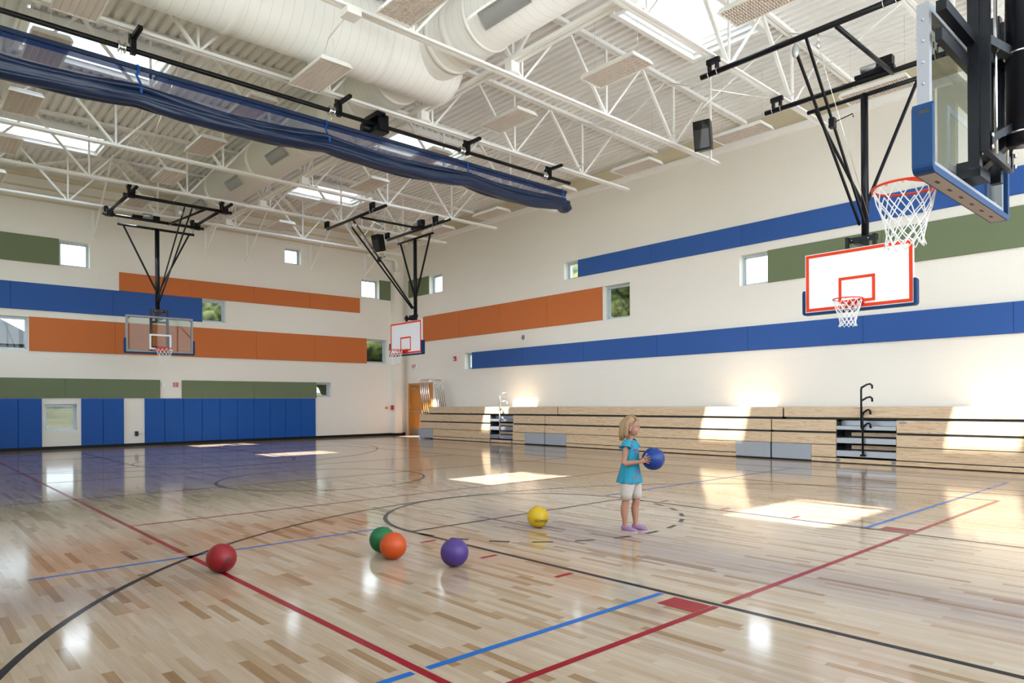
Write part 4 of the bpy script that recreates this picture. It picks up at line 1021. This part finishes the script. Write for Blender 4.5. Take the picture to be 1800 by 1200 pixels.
def tree(lab, x, y, z0, cz, R_, H_, seed, trunk=True):
    random.seed(seed)
    r = thing('tree', lab, 'tree', (x, y, z0), 'trees outside the windows')
    b = MB()
    for k in range(70):
        a = random.uniform(0, 2 * PI); t = random.uniform(-1, 1); q = math.sqrt(1 - t * t) * random.uniform(.5, 1)
        s = R_ * random.uniform(.16, .30); b.ball((x + R_ * q * cos(a), y + R_ * q * sin(a), cz + H_ * t * .9), (s, s * random.uniform(.8, 1.2), s * random.uniform(.6, .9)), 9, 6)
    b.ball((x, y, cz), (R_ * .7, R_ * .7, H_ * .75), 16, 10); cr_ = b.build('foliage', M['leaf'], r)
    MB().tube([(x, y, z0 - .3), (x + .1, y, cz - H_ * .5), (x, y + .1, cz)], [.35, .25, .12], 10).build('trunk', M['bark'], r)
tree('leafy green tree filling the window right of the blue band on the far wall', -45, 15.6, .8, 6.6, 4.2, 3.2, 1)
tree('green tree showing in the small topmost window of the far wall', -52, 23.0, 1.3, 8.0, 3.4, 4.6, 2)
tree('dark tree showing in the window right of the lower orange band', -47, 28.6, 1.0, 4.5, 4.6, 3.0, 3)
tree('green tree filling the window right of the orange band on the bleacher wall', -29, 37, 0, 7.6, 5.0, 4.2, 4)
hs = thing('house', 'pale sided house with grey hipped roof outside the left edge window', 'house', (-52, 1, 1.5))
b = MB(); b.box(-58, -8, .5, -48, 6.2, 4.9); b.build('wall', M['siding'], hs)
b = MB()
for k in range(16): b.box(-47.99, -8.0, 1.0 + k * .25, -47.97, 6.2, 1.02 + k * .25)
b.build('siding_lap', M['alu'], hs)
b = MB(); b.add([(-59, -9, 4.85), (-47.2, -9, 4.85), (-47.2, 7.0, 4.85), (-59, 7.0, 4.85), (-53, -3, 8.6), (-53, 2.0, 8.6)], [(0, 1, 4), (1, 2, 5, 4), (2, 3, 5), (3, 0, 4, 5), (0, 3, 2, 1)]); b.build('roof', M['roof'], hs)
for y in (1.0, 4.0): 
    w_ = MB().box(-47.96, y, 2.6, -47.9, y + .9, 4.3).build('window', M['board'], hs); MB().box(-47.89, y + .1, 2.7, -47.88, y + .8, 4.2).build('pane', M['dark'], w_)
# ------------------------------------------------------------------ playground balls
BRAD = 0.118
def rubber(name, col): return mat(name, col, 0.42, bump=0.12, bscale=260, spec=0.4)
def ball_(lab, x, y, z, m, text=None):
    r = thing('playground_ball', lab, 'ball', (x, y, z - BRAD), 'rubber playground balls')
    o = MB().ball((x, y, z), BRAD, 48, 32).build('ball_skin', m, r)
    MB().tube([(x, y - .0, z + BRAD - .0005), (x, y, z + BRAD + .0006)], .006, 10).build('air_valve', M['dark'], r)
    if text:
        for s, size, az, el, rot, cm in text:
            vs, fs = text_mesh(s, size, 0.0)
            b = MB(); out = []
            for px, py, pz in vs:
                a, c_ = px * cos(rot) - py * sin(rot), px * sin(rot) + py * cos(rot)
                th = az + a / BRAD / max(.2, cos(el)); ph = el + c_ / BRAD; R2 = BRAD + .0012
                out.append((x + R2 * cos(ph) * cos(th), y + R2 * cos(ph) * sin(th), z + R2 * sin(ph)))
            b.add(out, fs); b.build('printed_lettering', cm, r)
    return r
def toward(x, y): return math.atan2(-y, -x)      # azimuth from the ball back towards the viewer
ink = M['dark']; pale = mat('grey ink', (.35, .30, .28), .5)
RB = rubber('red rubber', (0.24, 0.005, 0.010))
ball_('red rubber ball on the red court line, leftmost on the floor', -5.768, 2.010, BRAD, RB, [('GOPHER', .052, toward(-5.77, 2.01) + .05, rad(-32), rad(58 + 180), ink)])
ball_('green rubber ball half hidden behind the orange one', -5.513, 3.368, BRAD, rubber('green rubber', (0.008, 0.125, 0.036)))
ball_('orange rubber ball in front of the green one', -5.205, 3.290, BRAD, rubber('orange rubber', (0.50, 0.062, 0.006)))
ball_('purple rubber ball on the floor between orange and yellow balls', -4.615, 3.517, BRAD, rubber('purple rubber', (0.060, 0.028, 0.17)))
ty = toward(-5.415, 5.275)
ball_('yellow rubber ball with black lettering, left of the girl', -5.415, 5.275, BRAD, rubber('yellow rubber', (0.50, 0.315, 0.006)), [('GOPHER', .042, ty + .42, rad(-16), rad(-5), ink)])

# ------------------------------------------------------------------ the girl
GP = Vector((-4.57, 5.83, 0)); HD = rad(20)
skin = mat('skin', (0.34, 0.16, 0.10), 0.5, bump=0.03, bscale=60); skin.node_tree.nodes['Principled BSDF'].inputs['Subsurface Weight'].default_value = 0.05
hairm = mat('dark blonde hair', (0.30, 0.18, 0.09), 0.45, vary=0.25, bscale=60)
shirt = mat('turquoise shirt cloth', (0.008, 0.20, 0.30), 0.75, bump=0.25, bscale=22)
shorts = mat('pale beige shorts cloth', (0.46, 0.40, 0.355), 0.8, bump=0.2, bscale=30)
lilac = mat('lilac glitter shoe', (0.27, 0.13, 0.27), 0.5, vary=0.35, bscale=90)
sole = mat('pale shoe sole', (0.38, 0.34, 0.32), 0.6)
pink = mat('magenta embroidery', (0.48, 0.03, 0.22), 0.7); reds = mat('red embroidery', (0.55, 0.04, 0.06), 0.7)
def L2W(p, hd=HD, o=GP):
    c, s = cos(hd), sin(hd); return (o.x + p[0] * c - p[1] * s, o.y + p[0] * s + p[1] * c, o.z + p[2])
class GB(MB):
    def world(s, hd=HD, o=GP): s.v = [L2W(p, hd, o) for p in s.v]; return s
gr = thing('person', 'girl in turquoise top and pale shorts standing and holding a blue ball', 'person', tuple(GP))
b = GB()
def T(pts, r, n=16, ref=None): b.tube(pts, r, n, ref=ref)
Yv = (0, 1, 0)
# legs: left foot a little ahead, both straight
for s, fx in ((-1, -.035), (1, .045)):
    y = s * .056
    T([(fx + .012, y, .03), (fx - .012, y, .075), (fx - .014, y, .12), (fx - .020, y, .20), (fx - .020, y * 1.02, .25), (fx - .006, y, .31), (fx - .002, y, .36), (fx * .6, y * 1.05, .46), (0, y * .95, .56)],
      [.028, .027, .028, .038, .041, .038, .040, .052, .062], 18)
    T([(fx - .02, y, .02), (fx + .10, y + s * .008, .025)], [.028, .020], 12)
# torso, neck
T([(0, 0, .50), (0, 0, .56), (.0, 0, .64), (.004, 0, .72), (.004, 0, .80), (0, 0, .87), (-.006, 0, .925), (-.008, 0, .958)],
  [(.085, .065), (.105, .078), (.095, .070), (.088, .068), (.094, .070), (.102, .070), (.098, .058), (.055, .045)], 24, Yv)
T([(-.010, 0, .94), (-.006, 0, .985), (.004, 0, 1.04)], [.040, .031, .034], 16)
# head turned slightly further away than the chest
HT = rad(12)
def hp(x, y, z): return (x * cos(HT) - y * sin(HT) + .008, x * sin(HT) + y * cos(HT), z)
hax = ((cos(HT), sin(HT), 0), (-sin(HT), cos(HT), 0), (0, 0, 1))
b.ball(hp(-.006, 0, 1.128), (.086, .073, .088), 28, 20, hax)
b.ball(hp(.022, 0, 1.075), (.060, .054, .066), 24, 16, hax)
b.ball(hp(.046, 0, 1.040), (.026, .026, .022), 16, 12, hax)
for s in (-1, 1):
    b.ball(hp(.042, s * .030, 1.072), (.030, .024, .026), 14, 10, hax)     # cheek
    b.ball(hp(-.006, s * .071, 1.098), (.016, .008, .022), 12, 8, hax)      # ear
b.ball(hp(.070, 0, 1.128), (.014, .040, .016), 14, 10, hax)                # brow
T([hp(.074, 0, 1.112), hp(.086, 0, 1.098), hp(.092, 0, 1.088), hp(.080, 0, 1.080)], [.007, .008, .010, .006], 10)
b.ball(hp(.076, 0, 1.063), (.010, .017, .006), 12, 8, hax); b.ball(hp(.074, 0, 1.056), (.009, .014, .005), 12, 8, hax)
# arms: upper arm down, forearm forward to the ball
BC = Vector((.245, .0, .775))    # ball centre in her frame
def arm(s):
    sh = Vector((-.006, s * .112, .925)); el = Vector((-.030, s * .140, .725)); wr = Vector((.150, s * .118, .752))
    if s > 0: wr = Vector((.160, s * .115, .755))
    T([sh + Vector((0, -s * .03, .01)), sh, sh.lerp(el, .3), sh.lerp(el, .7), el, el.lerp(wr, .06) + Vector((.0, 0, -.004)), el.lerp(wr, .3), el.lerp(wr, .7), wr], [.030, .034, .033, .028, .028, .029, .028, .022, .0165], 16)
    # hand lying on the side of the ball
    n0 = (wr - BC).normalized()
    palm = Vector((.188, s * .108, .768))
    T([wr, wr.lerp(palm, .5), palm], [(.018, .016), (.026, .013), (.029, .011)], 14, (0, 0, 1))
    base_dir = Vector((1, -s * .05, 0))
    for k, (dz, ln, up_) in enumerate(((.024, .052, .38), (.009, .060, .16), (-.006, .057, -.06), (-.020, .045, -.28))):
        p = palm + Vector((.006, 0, dz)); pts = [p]
        for q in range(1, 5):
            v = p + Vector((ln * q / 4 * cos(up_), 0, ln * q / 4 * sin(up_)))
            rr = v - BC; lat = math.sqrt(max(.0001, (BRAD + .0065) ** 2 - rr.x ** 2 - rr.z ** 2)); v.y = s * lat if rr.x ** 2 + rr.z ** 2 < (BRAD + .006) ** 2 else v.y
            pts.append(v)
        T(pts, [.0078, .0075, .007, .0066, .0055], 10)
    p = palm + Vector((-.012, 0, .020)); pts = [p]
    for q in range(1, 4):
        v = p + Vector((.012 * q, 0, .017 * q)); rr = v - BC; m2 = (BRAD + .007) ** 2 - rr.x ** 2 - rr.z ** 2
        if m2 > 0: v.y = s * math.sqrt(m2)
        pts.append(v)
    T(pts, [.009, .0085, .008, .0065], 10)
arm(-1); arm(1)
b.world(); body = b.build('body', skin, gr)
rm = body.modifiers.new('remesh', 'REMESH'); rm.mode = 'VOXEL'; rm.voxel_size = 0.0034; rm.use_smooth_shade = True
sm = body.modifiers.new('smooth', 'SMOOTH'); sm.factor = 0.5; sm.iterations = 4
# eyes, brows, lips
white_ = mat('eye white', (.42, .40, .38), .3); iris = mat('dark iris', (.03, .035, .04), .15); lipm = mat('lips', (.50, .16, .13), .4); browm = mat('eyebrow', (.25, .15, .07), .7)
for s in (-1, 1):
    b = GB(); b.ball(hp(.0665, s * .029, 1.101), (.0105, .0125, .0062), 14, 10, hax); b.world(); ey = b.build('eye', white_, gr)
    b = GB(); b.ball(hp(.0745, s * .029 , 1.1005), (.0045, .0068, .0062), 12, 8, hax); b.world(); b.build('iris', iris, ey)
    b = GB(); b.tube([hp(.0745, s * .014, 1.110), hp(.0765, s * .029, 1.1115), hp(.068, s * .043, 1.107)], .0018, 6); b.world(); b.build('eyelash', browm, gr)
    b = GB(); b.tube([hp(.081, s * .012, 1.121), hp(.079, s * .028, 1.126), hp(.068, s * .044, 1.121)], [.0025, .003, .0018], 6); b.world(); b.build('eyebrow', browm, gr)
b = GB(); b.ball(hp(.0795, 0, 1.0625), (.007, .0155, .0042), 14, 8, hax); b.ball(hp(.0785, 0, 1.0565), (.007, .0125, .0042), 14, 8, hax); b.world(); b.build('lips', lipm, gr)
b = GB()
for s in (-1, 1): b.ball(hp(-.003, s * .081, 1.073), (.004, .004, .008), 10, 8, hax); b.world() if False else None
b.world(); b.build('earring', M['chrome'], gr)
# hair: scalp cap plus long locks to the shoulder
b = GB(); random.seed(8)
nu, nv = 36, 18; vs = []; fs = []; keep = set()
for i in range(nv + 1):
    t = PI * .60 * i / nv
    for j in range(nu):
        a = 2 * PI * j / nu
        rr = 1 + .015 * sin(9 * a + i); vs.append(hp(-.010 + .096 * rr * sin(t) * cos(a), .083 * rr * sin(t) * sin(a), 1.132 + .097 * cos(t)))
for i in range(nv):
    for j in range(nu):
        j2 = (j + 1) % nu; am = (j + .5) / nu * 2 * PI; tm = PI * .60 * (i + .5) / nv
        front = cos(am) > .10 + .25 * (sin(am) < 0) * 0
        lim = (PI * .60 if cos(am) < -.15 or sin(am) > 0 else PI * .46) if not front else PI * (.30 + .05 * abs(sin(am)) + .13 * (1 - min(1, cos(am) * 1.25)))
        if tm < lim: fs.append((i * nu + j, i * nu + j2, (i + 1) * nu + j2, (i + 1) * nu + j))
b.add(vs, fs, True)
for k in range(74):
    a = rad(random.uniform(104, 262)) if k % 3 else rad(random.choice((random.uniform(80, 104), random.uniform(258, 264)))); fwd_ = cos(a) > .25
    ca, sa = cos(a), sin(a); R1 = random.uniform(.92, 1.04); zl = random.uniform(.955, .985) + (.03 if abs(sa) > .8 else 0)
    p0 = hp(-.010 + .05 * ca, .045 * sa, 1.205); p1 = hp(-.010 + .094 * R1 * ca, .081 * R1 * sa, 1.15); p2 = hp(-.014 + .100 * R1 * ca, .086 * R1 * sa, 1.09)
    p3 = hp(-.018 + .102 * R1 * ca, .090 * R1 * sa, 1.03); p4 = hp(-.016 + .098 * R1 * ca + random.uniform(-.008, .008), .088 * R1 * sa, zl)
    b.tube([p0, p1, p2, p3, p4], [(.006, .010), (.007, .013), (.007, .013), (.006, .012), (.002, .005)], 7, ref=(-sa, ca, .01))
# fringe swept to her right, tucked by the ear
for k in range(20):
    y0 = -.01 + .004 * k; s = -1 if k % 2 == 0 else 1
    f = random.uniform(.92, 1.03)
    b.tube([hp(.01, s * .004 * k * .3, 1.228), hp(.060, s * (.012 + .002 * k), 1.200), hp(.070 * f, s * (.034 + .0015 * k), 1.176), hp(.040 * f, s * (.066 + .001 * k), 1.145), hp(.002, s * .080, 1.122), hp(-.030, s * .082, 1.105)], [(.005, .010), (.005, .011), (.005, .010), (.005, .009), (.004, .008), (.002, .005)], 7, ref=(0, s * .6, .8))
b.world(); b.build('hair', hairm, gr)
# shirt
b = GB(); n = 44; rings = [(.955, .062, .058), (.950, .075, .088), (.935, .078, .112), (.905, .082, .113), (.86, .086, .110), (.80, .084, .102), (.745, .082, .098), (.70, .087, .105), (.64, .098, .118), (.58, .110, .128), (.535, .118, .134), (.518, .119, .135)]
vs = []; fs = []
for i, (z, rx, ry) in enumerate(rings):
    fl = max(0, (.80 - z) / .28)
    for j in range(n):
        a = 2 * PI * j / n; w = 1 + .035 * fl * sin(7 * a + .6) + .02 * fl * sin(13 * a) + (.012 * sin(5 * a + z * 60) if .68 < z < .9 else 0)
        back = .035 * fl if cos(a) < -.5 else 0
        vs.append(((rx * w + back) * cos(a) + (.0 if z < .9 else -.006), ry * w * sin(a), z + (.008 * fl * sin(7 * a) if i == len(rings) - 1 else 0)))
for i in range(len(rings) - 1):
    for j in range(n): j2 = (j + 1) % n; fs.append((i * n + j, (i + 1) * n + j, (i + 1) * n + j2, i * n + j2))
b.add(vs, fs, True)
b.tube([(.052 * cos(a) - .006, .052 * sin(a), .958 + .002 * cos(a)) for a in [2 * PI * k / 28 for k in range(28)]], (.0075), 8, closed=True)
vs2 = []; n0 = 28
for k in range(n0): a = 2 * PI * k / n0; vs2 += [(.052 * cos(a) - .006, .052 * sin(a), .958), (.075 * cos(a) - .006, .088 * sin(a), .9505)]
b.add(vs2, [(2 * k, 2 * k + 1, (2 * k + 3) % (2 * n0), (2 * k + 2) % (2 * n0)) for k in range(n0)], True)
for s in (-1, 1):      # flutter sleeves
    vs = []; fs = []; m_ = 22
    for i, (o_, dz, r_) in enumerate(((-.015, .018, .046), (.012, .004, .050), (.040, -.026, .060), (.062, -.046, .070))):
        for j in range(m_):
            a = 2 * PI * j / m_; w = 1 + .05 * i * sin(5 * a) / 3
            vs.append((-.006 + r_ * w * cos(a) * .95, s * (.098 + o_ + .020 * sin(a) * (1 if i else .6)), .935 + dz + r_ * w * sin(a) * .62 * (1 if i == 0 else .55)))
    for i in range(3):
        for j in range(m_): j2 = (j + 1) % m_; fs.append((i * m_ + j, i * m_ + j2, (i + 1) * m_ + j2, (i + 1) * m_ + j))
    b.add(vs, fs, True)
b.world(); st = b.build('shirt', shirt, gr); so_ = st.modifiers.new('thick', 'SOLIDIFY'); so_.thickness = .003; so_.offset = 0
su = st.modifiers.new('sub', 'SUBSURF'); su.levels = 1; su.render_levels = 1
def patch(a, z, rr_, col, k=5):
    b = GB(); ring = min(rings, key=lambda q: abs(q[0] - z)); rx, ry = ring[1] + .0035, ring[2] + .0035
    for q in range(k):
        t = 2 * PI * q / k; aa = a + rr_ * cos(t) / .1; zz = z + rr_ * sin(t); b.ball((rx * cos(aa), ry * sin(aa), zz), (.004, .0045, .0075), 8, 6)
    b.world(); b.build('embroidered_flower', col, st)
for a, z in ((-.95, .915), (-.72, .868), (-.42, .868), (-.55, .838)): patch(a, z, .006, pink, 4)
patch(-.75, .575, .019, reds, 8); patch(-.35, .635, .013, pink, 6)
# shorts
b = GB()
for s, fx in ((-1, -.035), (1, .045)):
    b.tube([(0, s * .050, .60), (fx * .3, s * .060, .53), (fx * .55, s * .063, .46), (fx * .8, s * .062, .40), (fx * .9, s * .060, .345)], [(.085, .062), (.080, .063), (.070, .061), (.062, .058), (.058, .056)], 24, ref=(1, 0, 0), caps=False)
b.tube([(0, 0, .64), (0, 0, .56), (0, 0, .50)], [(.092, .108), (.094, .112), (.084, .104)], 28, ref=(1, 0, 0))
b.world(); sh_ = b.build('shorts', shorts, gr); q = sh_.modifiers.new('thick', 'SOLIDIFY'); q.thickness = .003
# shoes
for s, fx in ((-1, -.035), (1, .045)):
    y = s * .058; hd2 = rad(-6 if s < 0 else -10)
    def sp_(x, yy, z): return (fx + x * cos(hd2) - yy * sin(hd2), y + x * sin(hd2) + yy * cos(hd2), z)
    b = GB(); b.tube([sp_(-.050, 0, .040), sp_(-.042, 0, .042), sp_(-.010, 0, .042), sp_(.030, 0, .036), (sp_(.070, 0, .030)), sp_(.105, 0, .024), sp_(.122, 0, .020)], [(.018, .022), (.029, .034), (.033, .036), (.034, .030), (.036, .024), (.030, .018), (.012, .010)], 18, ref=(sin(hd2) * -1, cos(hd2), 0))
    b.world(); sh2 = b.build('shoe', lilac, gr)
    b = GB(); pts = [(-.055, .018), (-.058, -.018), (-.03, -.033), (.03, -.035), (.08, -.038), (.115, -.025), (.13, 0), (.115, .025), (.08, .038), (.03, .034), (-.03, .032)]
    b.add([sp_(px, py, 0.0) for px, py in pts] + [sp_(px, py, .016) for px, py in pts], [tuple(range(11))[::-1], tuple(range(11, 22))] + [(i, (i + 1) % 11, 11 + (i + 1) % 11, 11 + i) for i in range(11)])
    b.world(); b.build('sole', sole, sh2)
c = L2W(BC)
r = ball_('blue rubber ball held in the girl\'s hands', c[0], c[1], c[2], rubber('blue rubber', (0.003, 0.028, 0.165)))
